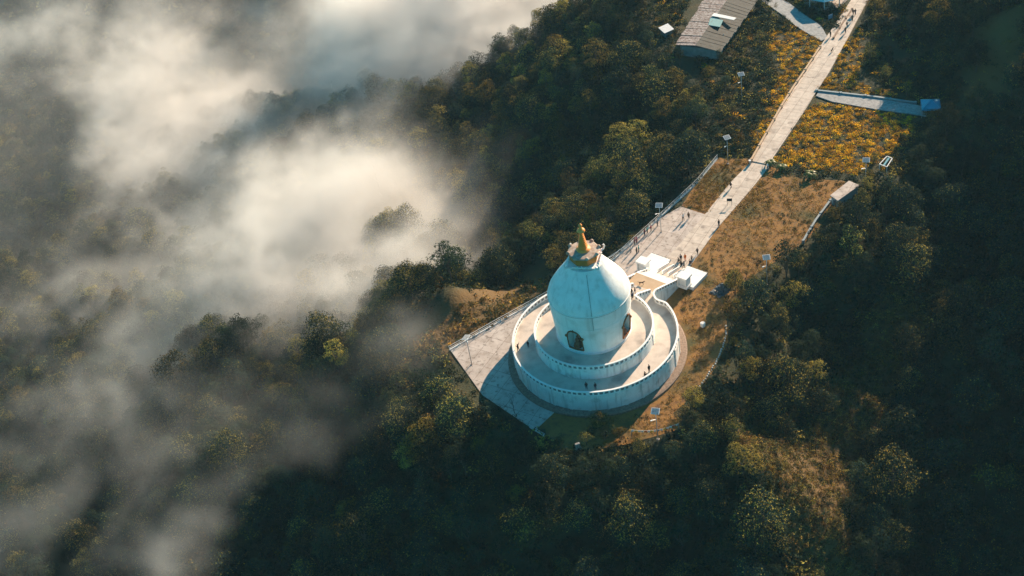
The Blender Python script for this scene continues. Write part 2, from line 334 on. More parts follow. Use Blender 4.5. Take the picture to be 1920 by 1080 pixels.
def ribbon(mb, pts, za, zb, th, zfun=None):
    """vertical wall of thickness th centred on a polyline"""
    P = np.array(pts, float); T = np.gradient(P, axis=0); T /= np.linalg.norm(T, axis=1)[:, None]; Q = np.column_stack([-T[:, 1], T[:, 0]])
    z = np.zeros(len(P)) if zfun is None else np.array(zfun); vs = []
    for i in range(len(P)):
        a = P[i]+Q[i]*th/2; b = P[i]-Q[i]*th/2
        vs += [(a[0], a[1], za+z[i]), (b[0], b[1], za+z[i]), (b[0], b[1], zb+z[i]), (a[0], a[1], zb+z[i])]
    fs = []
    for i in range(len(P)-1):
        k = 4*i; fs += [(k+j, k+(j+1) % 4, k+4+(j+1) % 4, k+4+j) for j in range(4)]
    fs += [(0, 3, 2, 1), (len(vs)-4, len(vs)-3, len(vs)-2, len(vs)-1)]
    mb.add(vs, fs)
def resample(pts, step, zs=None):
    P = np.array(pts, float); d = np.r_[0, np.cumsum(np.linalg.norm(np.diff(P, axis=0), axis=1))]; n = max(2, int(round(d[-1]/step))+1)
    t = np.linspace(0, d[-1], n); out = np.column_stack([np.interp(t, d, P[:, k]) for k in range(P.shape[1])]); return out
def balustrade(parent, pts, z, zfun=None, h=1.05, step=1.0, wall_to=None, name='parapet'):
    """parapet with plinth, slots between short piers and a coping"""
    P = np.array(pts, float)
    if P.shape[1] == 2: P = np.column_stack([P, np.zeros(len(P))])
    mb = MB(); Q = resample(P, .35)
    ribbon(mb, Q[:, :2], z-.02, z+.20, .26, Q[:, 2]); ribbon(mb, Q[:, :2], z+h-.16, z+h, .36, Q[:, 2])
    ribbon(mb, Q[:, :2], z+.18, z+h-.15, .07, Q[:, 2]) if 0 else None
    g_ = MB(); ribbon(g_, Q[:, :2], z+.19, z+h-.155, .06, Q[:, 2])  # grey strip in the slots, dark to stand for their recess shadow
    S_ = resample(P, step); T = np.gradient(S_[:, :2], axis=0)
    for i, p in enumerate(S_):
        a = math.atan2(T[i][1], T[i][0]); mb.box((p[0], p[1], z+.19+p[2]), (.36 if i % 8 else .7, .24, h-.34), a)
    o = mb.build(name, X['white'], parent); g_.build('slot_shade', X['slot_shade'], o); return o
# walls: the drum faces of the terraces are proud of the floors
mb = MB(); ribbon(mb, resample(OUT, .5), -.3, Z1+.02, .36); mb.build('lower_terrace_wall', X['wall'], pag)
mb = MB(); ribbon(mb, resample(INN, .5), Z1, Z2+.02, .36); mb.build('upper_terrace_wall', X['wall'], pag)
balustrade(pag, OUT, Z1, name='lower_parapet')
balustrade(pag, INN, Z2, name='upper_parapet')
for k in range(26):
    a = A0+.42+k*(2*math.pi-.84)/25
    o = MB().box((16.36*math.cos(a), 16.36*math.sin(a), .3), (.16, .55, Z1+.1), a).build('pilaster', X['wall'], pag)
for k in range(14):
    a = A0+.35+k*(2*math.pi-.7)/13
    MB().box((11.76*math.cos(a), 11.76*math.sin(a), Z1), (.14, .4, Z2-Z1+.2), a).build('pilaster', X['wall'], pag)
mb = MB(); mb.lathe([(16.2, -.4), (17.75, -.4), (17.75, .42), (17.5, .52), (16.25, .55)], 120, cap=False)
mb.build('base_ledge', X['stone'], pag)
# drum and dome (one body), mouldings, cable
prof = [(6.9, Z2-.05), (7.38, Z2), (7.40, Z2+.3), (7.2, Z2+.32), (7.3, 8), (7.45, 9.4), (7.55, 11), (7.66, 12.6), (7.76, 14), (7.84, 15.4), (7.88, 16.3), (7.80, 17.0), (7.52, 17.8), (7.05, 18.6), (6.45, 19.5), (5.8, 20.4), (5.1, 21.35), (4.45, 22.2), (3.85, 23.1), (3.5, 23.7), (.5, 23.75)]
MB().lathe(prof, 128).build('dome', X['domewhite'], pag, smooth=True)
def rr(z): return float(np.interp(z, [p[1] for p in prof[3:]], [p[0] for p in prof[3:]]))
def ring(z, w=.07, t=.06): return MB().lathe([(rr(z)-.05, z-w), (rr(z-w)+t, z-w*.9), (rr(z)+t, z+w*.9), (rr(z+w)-.03, z+w)], 128, cap=False)
ring(16.35, .10, .10).build('moulding', X['white'], pag, smooth=False)
ring(16.18, .05, .05).build('painted_shadow_line', X['dark'], pag)  # dark ring standing for the shadow under the moulding
ring(13.0, .05, .05).build('moulding', X['white'], pag)
ca = R(-95); mb = MB()
zz = np.linspace(12.9, 23.2, 24)
for a, b in zip(zz[:-1], zz[1:]): mb.bar(((rr(a)+.05)*math.cos(ca), (rr(a)+.05)*math.sin(ca), a), ((rr(b)+.05)*math.cos(ca), (rr(b)+.05)*math.sin(ca), b), .06)
mb.build('lightning_cable', X['dark'], pag)

# niches: recess cut as a dark-backed alcove with gilded frame and statue
def cut_niche(dome, a, w, h):
    mb = MB(); pts = [(-w/2, 0), (w/2, 0), (w/2, h*.55)]+[(w/2*math.cos(t), h*.55+h*.42*math.sin(t)) for t in np.linspace(.2, math.pi-.2, 9)]+[(-w/2, h*.55)]
    vs = []
    for d in (5.2, 9.5):
        for x, z in pts: vs.append((d*math.cos(a)-x*math.sin(a), d*math.sin(a)+x*math.cos(a), Z2+1.05+z))
    n = len(pts); mb.add(vs, [tuple(range(n))[::-1], tuple(range(n, 2*n))]+[(i, (i+1) % n, n+(i+1) % n, n+i) for i in range(n)])
    me = mb.build('cutter', X['wall']); bm = bmesh.new(); bm.from_mesh(me.data); bmesh.ops.recalc_face_normals(bm, faces=bm.faces); bm.to_mesh(me.data); bm.free()
    md = dome.modifiers.new('b', 'BOOLEAN'); md.object = me; md.operation = 'DIFFERENCE'; md.solver = 'EXACT'
    dg = bpy.context.evaluated_depsgraph_get(); ev = dome.evaluated_get(dg); nm = bpy.data.meshes.new_from_object(ev)
    dome.modifiers.clear(); dome.data = nm; bpy.data.objects.remove(me)
    fr = MB(); P = pts
    def out(x, z, d): r = rr(Z2+1.05+z)+d; b = a+x/r; return (r*math.cos(b), r*math.sin(b), Z2+1.05+z)
    for i in range(n):
        p, q = P[i], P[(i+1) % n]
        for s_ in range(3):
            u0, u1 = s_/3, (s_+1)/3
            fr.bar(out(p[0]+(q[0]-p[0])*u0, p[1]+(q[1]-p[1])*u0, .06), out(p[0]+(q[0]-p[0])*u1, p[1]+(q[1]-p[1])*u1, .06), .24)
    for sx in (-1, 1): fr.lathe([(.22, -.2), (.3, 0), (.12, .3)], 8, out(sx*(w/2+.18), h*.62, .1))
    fr.lathe([(.16, -.2), (.2, .0), (.03, .3)], 8, out(0, h*.99, .12))
    f = fr.build('niche_frame', X['frame'], pag)
    st = MB(); c = (6.35*math.cos(a), 6.35*math.sin(a), Z2+1.05)
    st.lathe([(.85, 0), (.95, .15), (.8, .35), (.75, .5), (.82, .62), (.62, .9), (.42, 1.2), (.50, 1.6), (.42, 1.85), (.16, 2.0), (.15, 2.08), (.27, 2.25), (.25, 2.5), (.12, 2.62), (.06, 2.75), (.0, 2.78)], 20, c, cap=False)
    st.build('niche_statue', X['statue'], f, smooth=True)
dome = [o for o in pag.children if o.name.startswith('dome')][0]
na = math.atan2(*reversed(tuple(np.array(G(1068, 650, Z2+1.5)))))
for k in range(4): cut_niche(dome, R(-126)+k*R(90), 3.1, 5.0)
dome.data.polygons.foreach_set('use_smooth', [True]*len(dome.data.polygons))
try: dome.data.set_sharp_from_angle(angle=R(40))
except Exception: pass

# harmika: square white cornice with curled corners, octagonal orange tier, gold spire
HZ_ = 23.5; HA = R(-19)
def sq(mb, half, z0, z1, rot, half2=None):
    half2 = half2 or half; vs = []
    for h_, z in ((half, z0), (half2, z1)):
        for k in range(4): a = rot+R(45)+k*R(90); vs.append((h_*1.414*math.cos(a), h_*1.414*math.sin(a), z))
    mb.add(vs, [(3, 2, 1, 0), (4, 5, 6, 7)]+[(i, (i+1) % 4, 4+(i+1) % 4, 4+i) for i in range(4)])
mb = MB(); sq(mb, 2.25, HZ_-1.0, HZ_+.15, HA, 2.4); sq(mb, 2.6, HZ_+.15, HZ_+.42, HA); sq(mb, 2.85, HZ_+.42, HZ_+.70, HA, 2.95)
mb.build('cornice', X['white'], pag, bevel=.04)
for k in range(4):
    a = HA+R(45)+k*R(90); mb = MB(); d = Vector((math.cos(a), math.sin(a), 0)); b = Vector((0, 0, HZ_+.55))+d*3.5
    pts = [b, b+d*.75+Vector((0, 0, .12)), b+d*1.1+Vector((0, 0, .55)), b+d*1.0+Vector((0, 0, 1.05)), b+d*.65+Vector((0, 0, 1.1))]
    for i, (p, q) in enumerate(zip(pts[:-1], pts[1:])): mb.bar(p, q, .52-.09*i, .52-.09*(i+1), 6)
    mb.build('corner_scroll', X['white'], pag, smooth=True)
    a2 = HA+k*R(90); dd = Vector((math.cos(a2), math.sin(a2), 0)); s = Vector((-dd.y, dd.x, 0)); mb = MB(); b = Vector((0, 0, HZ_+.62))+dd*2.8
    mb.bar(b-s*1.9, b+s*1.9, .3)
    for j in (-2, -1, 0, 1, 2): mb.bar(b+s*j*.75, b+s*j*.75+dd*.22+Vector((0, 0, .6-abs(j)*.12)), .42, .12, 6)
    mb.build('cornice_crest', X['white'], pag, smooth=True)
mb = MB(); mb.lathe([(2.45, .6), (2.6, .75), (2.6, .95), (2.72, 1.1), (2.85, 2.3), (2.6, 2.4)], 8, (0, 0, HZ_), HA+R(22.5)); mb.build('gilded_tier', X['orange'], pag)
mb = MB(); mb.lathe([(2.7, 2.36), (3.1, 2.42), (3.15, 2.6), (2.95, 2.68), (1.6, 2.82), (1.3, 2.9)], 8, (0, 0, HZ_), HA+R(22.5)); mb.build('tier_roof', X['rust'], pag)
for k in range(8):
    a = HA+R(22.5)+k*R(45); c = (2.95*math.cos(a), 2.95*math.sin(a), HZ_+2.56)
    MB().lathe([(.34, 0), (.38, .18), (.26, .4), (.02, .5)], 8, c).build('roof_knob', X['rust'], pag, smooth=True)
sp = [(1.30, 2.85), (1.34, 3.05), (1.1, 3.25), (.7, 3.40)]; z = 3.5; r = .86
for k in range(8):
    sp += [(r, z), (r+.05, z+.08), (r+.03, z+.24), (r-.24, z+.30)]; z += .40; r -= .068
sp += [(.40, z+.02), (.38, z+.12), (.66, z+.26), (.80, z+.50), (.66, z+.80), (.30, z+1.10), (.24, z+1.35), (.23, z+1.45), (.34, z+1.58), (.35, z+1.78), (.18, z+2.0), (.04, z+2.12)]
MB().lathe(sp, 32, (0, 0, HZ_)).build('spire', X['gold'], pag)
print('tip z', HZ_+z+1.66)

# ------------------------------------------------------------------ stairs to the terraces
def stairs(mb, s0, z0, s1, z1, n0, n1, k):
    """steps from (s0,z0) down to (s1,z1)"""
    for i in range(k):
        a, b = s0+(s1-s0)*i/k, s0+(s1-s0)*(i+1)/k; z = z0+(z1-z0)*(i+1)/k+ (z0-z1)/k*.5
        mb.prism([SN(a, n0), SN(b, n0), SN(b, n1), SN(a, n1)], -.25, z)
ent = empty('entrance_staircase', (*SN(22, N0), 0), 0, 'white walled staircase with tan landing leading from the paved path up to the pagoda terraces', 'staircase')
ent.location = (0, 0, 0)
mb = MB(); mb.prism([SN(16.7, N0-HW+.05), SN(20.6, N0-HW+.05), SN(20.6, N0+HW-.05), SN(16.7, N0+HW-.05)], -.3, [Z1+.004, 3.25, 3.25, Z1+.004] if False else Z1-.2)
mb.build('landing', X['tan'], ent)
mb = MB(); stairs(mb, 20.62, Z1-.35, 25.2, 1.1, N0-HW+.05, N0+HW-.05, 12); mb.build('upper_steps', X['white'], ent)
for sgn in (-1, 1):
    n_ = N0+sgn*HW; pts = [(*SN(16.9, n_), 0), (*SN(19.6, n_), -1.0), (*SN(24.6, n_), -2.9)]
    balustrade(ent, pts, Z1, h=1.0, name='parapet')
    mb = MB(); Q = resample(pts, .5); ribbon(mb, Q[:, :2], -3.0, Z1, .3, None)
    vs = []; P = Q; mb = MB()
    T = (np.array(SN(0, 1))-np.array(SN(0, 0)))
    lower = [-.3]*len(P)
    for i in range(len(P)-1):
        a, b = P[i], P[i+1]; q = [(a[0]-T[0]*.16, a[1]-T[1]*.16), (b[0]-T[0]*.16, b[1]-T[1]*.16), (b[0]+T[0]*.16, b[1]+T[1]*.16), (a[0]+T[0]*.16, a[1]+T[1]*.16)]
        mb.prism(q, -.3, [Z1+a[2]+.0, Z1+b[2], Z1+b[2], Z1+a[2]])
    mb.build('side_wall', X['wall'], ent)
    # pier beside the foot of the parapet, an open-fronted box with a slab on top
    c = N0+sgn*(HW+1.35); mb = MB()
    mb.box((*SN(25.1, c), .7), (2.0, 2.3, .5), A0); mb.box((*SN(25.1, c), 3.2), (2.2, 2.5, .35), A0); mb.box((*SN(25.25, c), 1.2), (1.5, 1.9, 2.0), A0)
    for q in (-1, 1): mb.box((*SN(24.3, c+q*.95), 1.2), (.28, .3, 2.0), A0)
    mb.build('pier', X['white'], ent)
    # broad low slab either side of the bottom steps
    n0, n1 = (N0+sgn*2.1, N0+sgn*7.0)
    mb = MB(); mb.prism([SN(25.3, n0), SN(30.8, n0), SN(30.8, n1), SN(25.3, n1)], -.3, .82); mb.build('plinth_slab', X['white'], ent, bevel=.05)
    mb = MB()
    for s_ in np.linspace(0, 1, 5): mb.box((*SN(30.95, n0+(n1-n0)*(.08+.84*s_)), .2), (.18, .62, .5), A0)
    mb.build('edge_shadow', X['dark'], ent)  # dark boxes standing for the back-shadow of parapets and planters
mb = MB(); mb.prism([SN(25.2, N0-2.05), SN(26.2, N0-2.05), SN(26.2, N0+2.05), SN(25.2, N0+2.05)], -.2, 1.0); stairs(mb, 26.2, .95, 29.4, .25, N0-2.05, N0+2.05, 5)
mb.build('lower_steps', X['floor'], ent)
for n_ in (-2.0, -.7, .7, 2.0):
    mb = MB(); mb.prism([SN(25.6, N0+n_-.1), SN(29.9, N0+n_-.1), SN(29.9, N0+n_+.1), SN(25.6, N0+n_+.1)], 0, [2.0, .75, .75, 2.0]); mb.build('stair_cheek', X['white'], ent)
# steps between the lower and upper terrace
inn = empty('inner_staircase', (0, 0, 0), 0, 'short white staircase between the lower and the upper round terrace', 'staircase')
mb = MB(); stairs(mb, 11.4, Z2, 15.9, Z1+.1, -1.85, 1.9, 9); mb.build('steps', X['floor'], inn)
for sgn in (-1, 1):
    pts = [(*SN(11.5, .0+sgn*2.05), 0), (*SN(12.3, sgn*2.05), -.15), (*SN(16.3, sgn*2.05), -2.1)]
    balustrade(inn, pts, Z2, h=1.0, name='parapet')
    mb = MB(); P = resample(pts, .5); T = Nn
    for a, b in zip(P[:-1], P[1:]):
        q = [(a[0]-T[0]*.15, a[1]-T[1]*.15), (b[0]-T[0]*.15, b[1]-T[1]*.15), (b[0]+T[0]*.15, b[1]+T[1]*.15), (a[0]+T[0]*.15, a[1]+T[1]*.15)]
        mb.prism(q, Z1, [Z2+a[2], Z2+b[2], Z2+b[2], Z2+a[2]])
    mb.build('side_wall', X['wall'], inn)

# ------------------------------------------------------------------ railings and walls
def railing(pts, label, m='rail', h=1.05, step=2.1, rails=(1.05, .55), z=.16, w=.07, pw=.1, cat='railing', curb=True, zb=None):
    P = np.array([(*p, 0) if len(p) == 2 else p for p in pts], float); c = P.mean(0); r = empty('railing', (P[0][0], P[0][1], 0), 0, label, cat); o = np.array([P[0][0], P[0][1], 0])
    Q = resample(P, step)-o
    for p in Q: MB().bar((p[0], p[1], z+p[2]-.1), (p[0], p[1], z+p[2]+h+.06), pw).build('post', X[m], r)
    for rz in rails:
        mb = MB()
        for a, b in zip(Q[:-1], Q[1:]): mb.bar((a[0], a[1], z+a[2]+rz), (b[0], b[1], z+b[2]+rz), w)
        mb.build('rail', X[m], r)
    if curb:
        mb = MB()
        for a, b in zip(Q[:-1], Q[1:]): mb.bar((a[0], a[1], z+a[2]+.02), (b[0], b[1], z+b[2]+.02), .28)
        mb.build('kerb', X['rail'], r)
    return r
railing(PG([(843,656),(935,604),(1027,553)], .2), 'white metal railing along the left edge of the plaza below the dome', step=2.6)
railing(PG([(1120,503),(1150,487),(1236,409),(1306,344),(1345,297)], .2), 'long pale railing between the forest and the paved forecourt, behind the row of people', step=2.4)
railing(PG([(1122,492),(1190,447),(1200,438)], 1.2), 'bare white handrail sloping down outside the forecourt railing', rails=(1.0,), step=5, curb=False, z=-.2, w=.12, h=1.0)
railing(PG([(993,800),(1022,818)], .2), 'short pale railing at the lowest corner of the plaza', step=1.2, z=0, h=.8, rails=(.8, .45))
def lowwall(name, pts, h, w, m, label, cat='wall', z=0., cap=None):
    o = np.array(pts[0]); P = np.array(pts)-o; r = empty(name, (o[0], o[1], 0), 0, label, cat)
    mb = MB(); ribbon(mb, resample(P, 1.5), z-.5, z+h, w); mb.build('wall', X[m], r)
    if cap: mb = MB(); ribbon(mb, resample(P, 1.5), z+h-.02, z+h+.1, w+.14); mb.build('coping', X[cap], r)
    mb = MB()
    for p in resample(P, 6): mb.box((p[0], p[1], z), (w+.2, w+.2, h+.22))
    mb.build('pier', X[cap or m], r); return r
lowwall('low_wall', PG([(1409,302),(1466,200),(1488,165),(1510,133),(1538,90)], .3), .8, .3, 'stone', 'brown low wall along the left side of the upper path', cap='tan')
lowwall('low_wall', PG([(1531,170),(1640,182),(1716,193)], .3), .45, .4, 'railgrey', 'dark green low wall along the side path to the blue tent', cap='railgrey')
lowwall('low_wall', PG([(1557,380),(1530,416),(1506,456)]), .7, .3, 'railgrey', 'thin grey retaining wall along the far edge of the lawn, below the concrete hut', cap='railgrey')
lowwall('low_wall', PG([(1598,18),(1580,44),(1563,72)], .3), .5, .25, 'stone', 'short brown kerb wall on the upper path beside the teal roofed pavilion', cap='stone')
# string of white stones along the lawn edge
st = [(1300,742),(1312,726),(1326,706),(1338,688),(1349,668),(1356,650),(1361,630),(1362,612)]
P = resample(PG(st), .62)
stone_me = None
for i, p in enumerate(P):
    if stone_me is None:
        o = MB().lathe([(.13, 0), (.2, .1), (.17, .26), (.06, .32)], 7).build('white_stone', flat('whitewash', (.5, .5, .46)), smooth=True); stone_me = o
    else: o = stone_me.copy(); C.objects.link(o)
    o.location = (p[0]+random.uniform(-.12, .12), p[1]+random.uniform(-.12, .12), .0); o.rotation_euler = (0, 0, random.uniform(0, 6)); k = random.uniform(.7, 1.2); o.scale = (k, k, k)
    tag(o, 'small whitewashed stone in the curving row that edges the lawn', 'stone', 'whitewashed stones edging the lawn')
# string of prayer flags
a, b = Vector((*G(1183, 806, 2.2), 2.2)), Vector((*G(1272, 794, 2.2), 2.2))
fl = empty('flag_string', a, 0, 'string of small white and yellow pennants below the pagoda wall', 'flags')
mb = MB(); n = 15; pts = [a.lerp(b, i/n)+Vector((0, 0, -.9*math.sin(math.pi*i/n))) for i in range(n+1)]
for p, q in zip(pts[:-1], pts[1:]): mb.bar(p-a, q-a, .03)
mb.build('cord', X['rail'], fl)
fm = [flat('flag_white', (.7, .7, .66)), flat('flag_yellow', (.7, .45, .06)), flat('flag_red', (.5, .1, .05)), flat('flag_blue', (.15, .3, .45))]
for i, p in enumerate(pts[:-1]):
    q = (p+pts[i+1])/2-a
    MB().box((q.x, q.y, q.z-.42), (.42, .03, .42), math.atan2((b-a).y, (b-a).x)+random.uniform(-.5, .5)).build('flag', fm[[0, 1, 0, 0, 2, 0, 1, 0, 3][i % 9]], fl)
for p in (a, b): MB().bar((p.x-a.x, p.y-a.y, -3.0), (p.x-a.x, p.y-a.y, .1), .08).build('post', X['metal'], fl)

# ------------------------------------------------------------------ solar lamps
lamp = empty('street_lamp', (0, 0, 0))
MB().lathe([(.09, 0), (.08, 3), (.055, 7.2)], 8).build('pole', X['metal'], lamp, smooth=True)
MB().box((0, 0, 0), (.45, .45, .25)).build('footing', X['concrete'], lamp)
b = MB().bar((0, 0, 5.2), (-.55, -.35, 5.45), .06).build('arm', X['metal'], lamp)
MB().box((-.75, -.5, 5.4), (.42, .24, .1), .6).build('lamp_head', X['pframe'], b)
def tilt(mb, c, w, l, t, rx, rz):
    m_ = Matrix.Rotation(rz, 4, 'Z') @ Matrix.Rotation(rx, 4, 'X'); vs = []
    for k in (-t/2, t/2):
        for a, b in ((-w/2, -l/2), (w/2, -l/2), (w/2, l/2), (-w/2, l/2)): v = m_ @ Vector((a, b, k)); vs.append(Vector(c)+v)
    mb.add(vs, [(3, 2, 1, 0), (4, 5, 6, 7), (0, 1, 5, 4), (1, 2, 6, 5), (2, 3, 7, 6), (3, 0, 4, 7)])
mb = MB(); tilt(mb, (0, 0, 7.45), 1.5, 1.3, .06, R(14), 0); pf = mb.build('solar_panel', X['pframe'], lamp)
mb = MB()
n_ = Matrix.Rotation(R(14), 4, 'X') @ Vector((0, 0, .045)); yy = Matrix.Rotation(R(14), 4, 'X') @ Vector((0, 1, 0))
for i in range(4): tilt(mb, Vector((0, 0, 7.45))+n_+yy*(-.45+i*.3), 1.3, .17, .02, R(14), 0)
mb.build('cells', X['panel'], pf)
LAMPS = [((1240,436),.3, 'solar street lamp beside the railing of the forecourt, above the row of people'), ((1365,308),-.2,'solar street lamp on the grass wedge at the forest edge beside the path'),
         ((1391,188),0,'solar street lamp standing in the green and yellow bushes left of the upper path'), ((885,684),2.2,'solar street lamp at the left corner of the plaza by the white railing'),
         ((1234,824),.35,'solar street lamp standing behind the string of pennants'), ((1438,532),.15,'solar street lamp at the lower right edge of the brown lawn'),
         ((1622,352),.35,'solar street lamp between the yellow flowers and the concrete hut')]
for i, (p, rz, lb) in enumerate(LAMPS):
    o = lamp if i == 0 else copy_tree(lamp)
    x, y = G(*p); o.location = (x, y, 0 if i not in (4, 5) else float(height(np.array([[x, y]]))[0])); o.rotation_euler = (0, 0, -rz); tag(o, lb, 'street lamp', 'solar street lamps')

# ------------------------------------------------------------------ buildings and small structures
def loc(px, py, z=0): return (*G(px, py, z), 0)
def local(o, pts): return [(x-o[0], y-o[1]) for x, y in pts]
# long tin-roofed shed: ridge line and eaves
o0 = loc(1285, 85, 3); shed = empty('shed', o0, 0, 'long shed with patched rusty tin roof at the top of the picture', 'shed')
eL = [G(1266, 84, 3.2), G(1336, -26, 3.2)]; rg = [G(1304, 85, 4.4), G(1378, -22, 4.4)]; eR = [G(1351, 98, 3.0), G(1425, -5, 3.0)]
eL, rg, eR = [local(o0, q) for q in (eL, rg, eR)]
def slope(mb, A, za, B, zb, n=26, th=.07):
    for i in range(n):
        t0, t1 = i/n, (i+1)/n-.004; L_ = lambda P, t: np.array(P[0])*(1-t)+np.array(P[1])*t
        j = random.uniform(-.05, .05); a0, a1, b0, b1 = L_(A, t0), L_(A, t1), L_(B, t0), L_(B, t1)
        e = (a0-b0)*random.uniform(-.02, .03)
        mb.prism([tuple(a0+e), tuple(a1+e), tuple(b1), tuple(b0)], [za+j, za+j, zb+j, zb+j], [za+th+j, za+th+j, zb+th+j, zb+th+j])
mb = MB(); slope(mb, eL, 3.2, rg, 4.35); mb.build('tin_roof', X['tin'], shed)
mb = MB(); slope(mb, eR, 3.0, rg, 4.3, 20); mb.build('back_roof', flat('shaded_sheet', (.022, .026, .023), k=.5, scale=.8), shed)  # dark colour holds moss and the painted shade of this plane
i0 = [tuple(np.array(eL[k])*.9+np.array(eR[k])*.1) for k in (0, 1)]; i1 = [tuple(np.array(eL[k])*.1+np.array(eR[k])*.9) for k in (0, 1)]
dl = (np.array(eL[1])-np.array(eL[0])); dl = dl/np.linalg.norm(dl)*.5
MB().prism([tuple(np.array(i0[0])+dl), tuple(np.array(i1[0])+dl), tuple(np.array(i1[1])-dl), tuple(np.array(i0[1])-dl)], -1.5, 3.0).build('wall', X['greywall'], shed)
mb = MB(); 
p0, p1, p2, p3 = [local(o0, [G(x, y, 4.6)])[0] for x, y in ((1334,30),(1339,25),(1381,34),(1376,38))]
mb.prism([p0, p1, p2, p3], 4.62, 4.72); mb.build('white_roof_sheet', X['pframe'], shed)
mb = MB(); q = [local(o0, [G(x, y, 4.2)])[0] for x, y in ((1333,33),(1356,39),(1350,52),(1328,48))]; mb.prism(q, 4.3, 4.45); mb.build('teal_roof_sheet', flat('teal_sheet', (.18, .34, .34)), shed)
mb = MB(); a = local(o0, [G(1357, 68, 3)])[0]; b_ = local(o0, [G(1349, 98, 0)])[0]; mb.bar((*a, 3.6), (*b_, 0), .16); mb.build('leaning_pole', X['rail'], shed)
# white shack
o0 = loc(1250, 66); sh = empty('shack', o0, R(25), 'tiny white roofed shack among trees left of the rusty shed', 'shack')
MB().box((0, 0, -1), (2.4, 2.0, 2.8)).build('wall', X['greywall'], sh); mb = MB(); tilt(mb, (0, 0, 2.05), 3.2, 2.8, .1, R(14), 0); mb.build('roof', X['pframe'], sh)
# teal roofed octagonal pavilion, only its front eave in view
o0 = loc(1547, -17, 3); pv = empty('pavilion', o0, 0, 'pavilion with pale teal hipped roof at the top edge beside the path', 'pavilion')
MB().lathe([(6.3, 2.9), (6.4, 3.0), (3.2, 4.5), (.15, 5.9)], 8, (0, 0, 0), R(-109)).build('roof', flat('teal_roof', (.36, .58, .58), .5), pv)
for k in range(8): MB().bar((5.5*math.cos(R(-109)+k*R(45)), 5.5*math.sin(R(-109)+k*R(45)), 0), (5.5*math.cos(R(-109)+k*R(45)), 5.5*math.sin(R(-109)+k*R(45)), 2.9), .22).build('post', X['rail'], pv)
MB().lathe([(5.9, 0), (5.9, .3)], 8, (0, 0, 0), R(-109)).build('floor', X['concrete'], pv)
# blue tent
o0 = loc(1744, 212); tt = empty('tent', o0, -.28, 'blue square tent with pointed canopy at the end of the side path', 'tent')
blue = mat('blue_tarpaulin', [(.3, (.012, .24, .38)), (.7, (.025, .34, .52))], 1.5, .5, 4); mb = MB()
h_ = 2.15; cn = [(-h_, -h_), (h_, -h_), (h_, h_), (-h_, h_)]
vs = [(x, y, 2.35) for x, y in cn]+[(x, y, 2.05) for x, y in cn]+[(0, 0, 3.7)]+[((cn[i][0]+cn[(i+1) % 4][0])*.5*.97, (cn[i][1]+cn[(i+1) % 4][1])*.5*.97, 2.45) for i in range(4)]
fs = []
for i in range(4): fs += [(i, 9+i, 8), (9+i, (i+1) % 4, 8), (4+i, 4+(i+1) % 4, (i+1) % 4, i)]
mb.add(vs, fs); cnp = mb.build('canopy', blue, tt); md = cnp.modifiers.new('t', 'SOLIDIFY'); md.thickness = .03
mb = MB()
for x, y in cn: mb.bar((x, y, 2.42), (0, 0, 3.76), .07)
mb.build('canopy_seam', flat('blue_seam', (.16, .52, .66)), cnp)
for x, y in cn: MB().bar((x*.96, y*.96, 0), (x*.96, y*.96, 2.3), .08).build('leg', X['metal'], tt)
# flat roofed hut with moss
q = [G(1556, 367, 2.6), G(1592, 339, 2.6), G(1612, 348, 2.6), G(1571, 377, 2.6)]; o0 = (q[0][0], q[0][1], 0)
hut = empty('hut', o0, 0, 'small concrete hut with flat whitish roof at the far corner of the lawn', 'hut'); ql = local(o0, q)
MB().prism(ql, 2.45, 2.7).build('roof', X['concrete'], hut, bevel=.04)
c = np.mean(ql, axis=0); MB().prism([tuple(c+(np.array(p)-c)*.88) for p in ql], -2, 2.45).build('wall', flat('hut_wall', (.36, .40, .40)), hut)
mb = MB(); mb.prism([tuple(np.array(ql[0])*.6+np.array(ql[3])*.4+np.array((0, -.01))*0+(c-np.array(ql[0]))*.07), tuple(np.array(ql[0])*.4+np.array(ql[3])*.6+(c-np.array(ql[0]))*.07), tuple(np.array(ql[0])*.4+np.array(ql[3])*.6+(c-np.array(ql[0]))*.02), tuple(np.array(ql[0])*.6+np.array(ql[3])*.4+(c-np.array(ql[0]))*.02)], -.5, 1.9); mb.build('door', X['dark'], hut)
# open metal frame (swing)
q = [G(x, y, 1.8) for x, y in ((1649,308),(1663,293),(1673,297),(1663,313))]; o0 = (q[0][0], q[0][1], 0)
sw = empty('metal_frame', o0, 0, 'open white metal tank frame with teal trough among bushes right of the flowers', 'frame'); ql = local(o0, q); mb = MB()
for i in range(4): mb.bar((*ql[i], 1.8), (*ql[(i+1) % 4], 1.8), .16); mb.bar((*ql[i], -1.5), (*ql[i], 1.8), .12)
mb.build('frame', X['pframe'], sw); mb = MB(); c0 = (np.array(ql[1])+np.array(ql[2]))/2; c1 = (np.array(ql[0])+np.array(ql[3]))/2
mb.bar((*(c0*.9+c1*.1), 1.7), (*(c0*.1+c1*.9), 1.5), .42); mb.build('trough', flat('teal_trough', (.12, .34, .40)), sw)
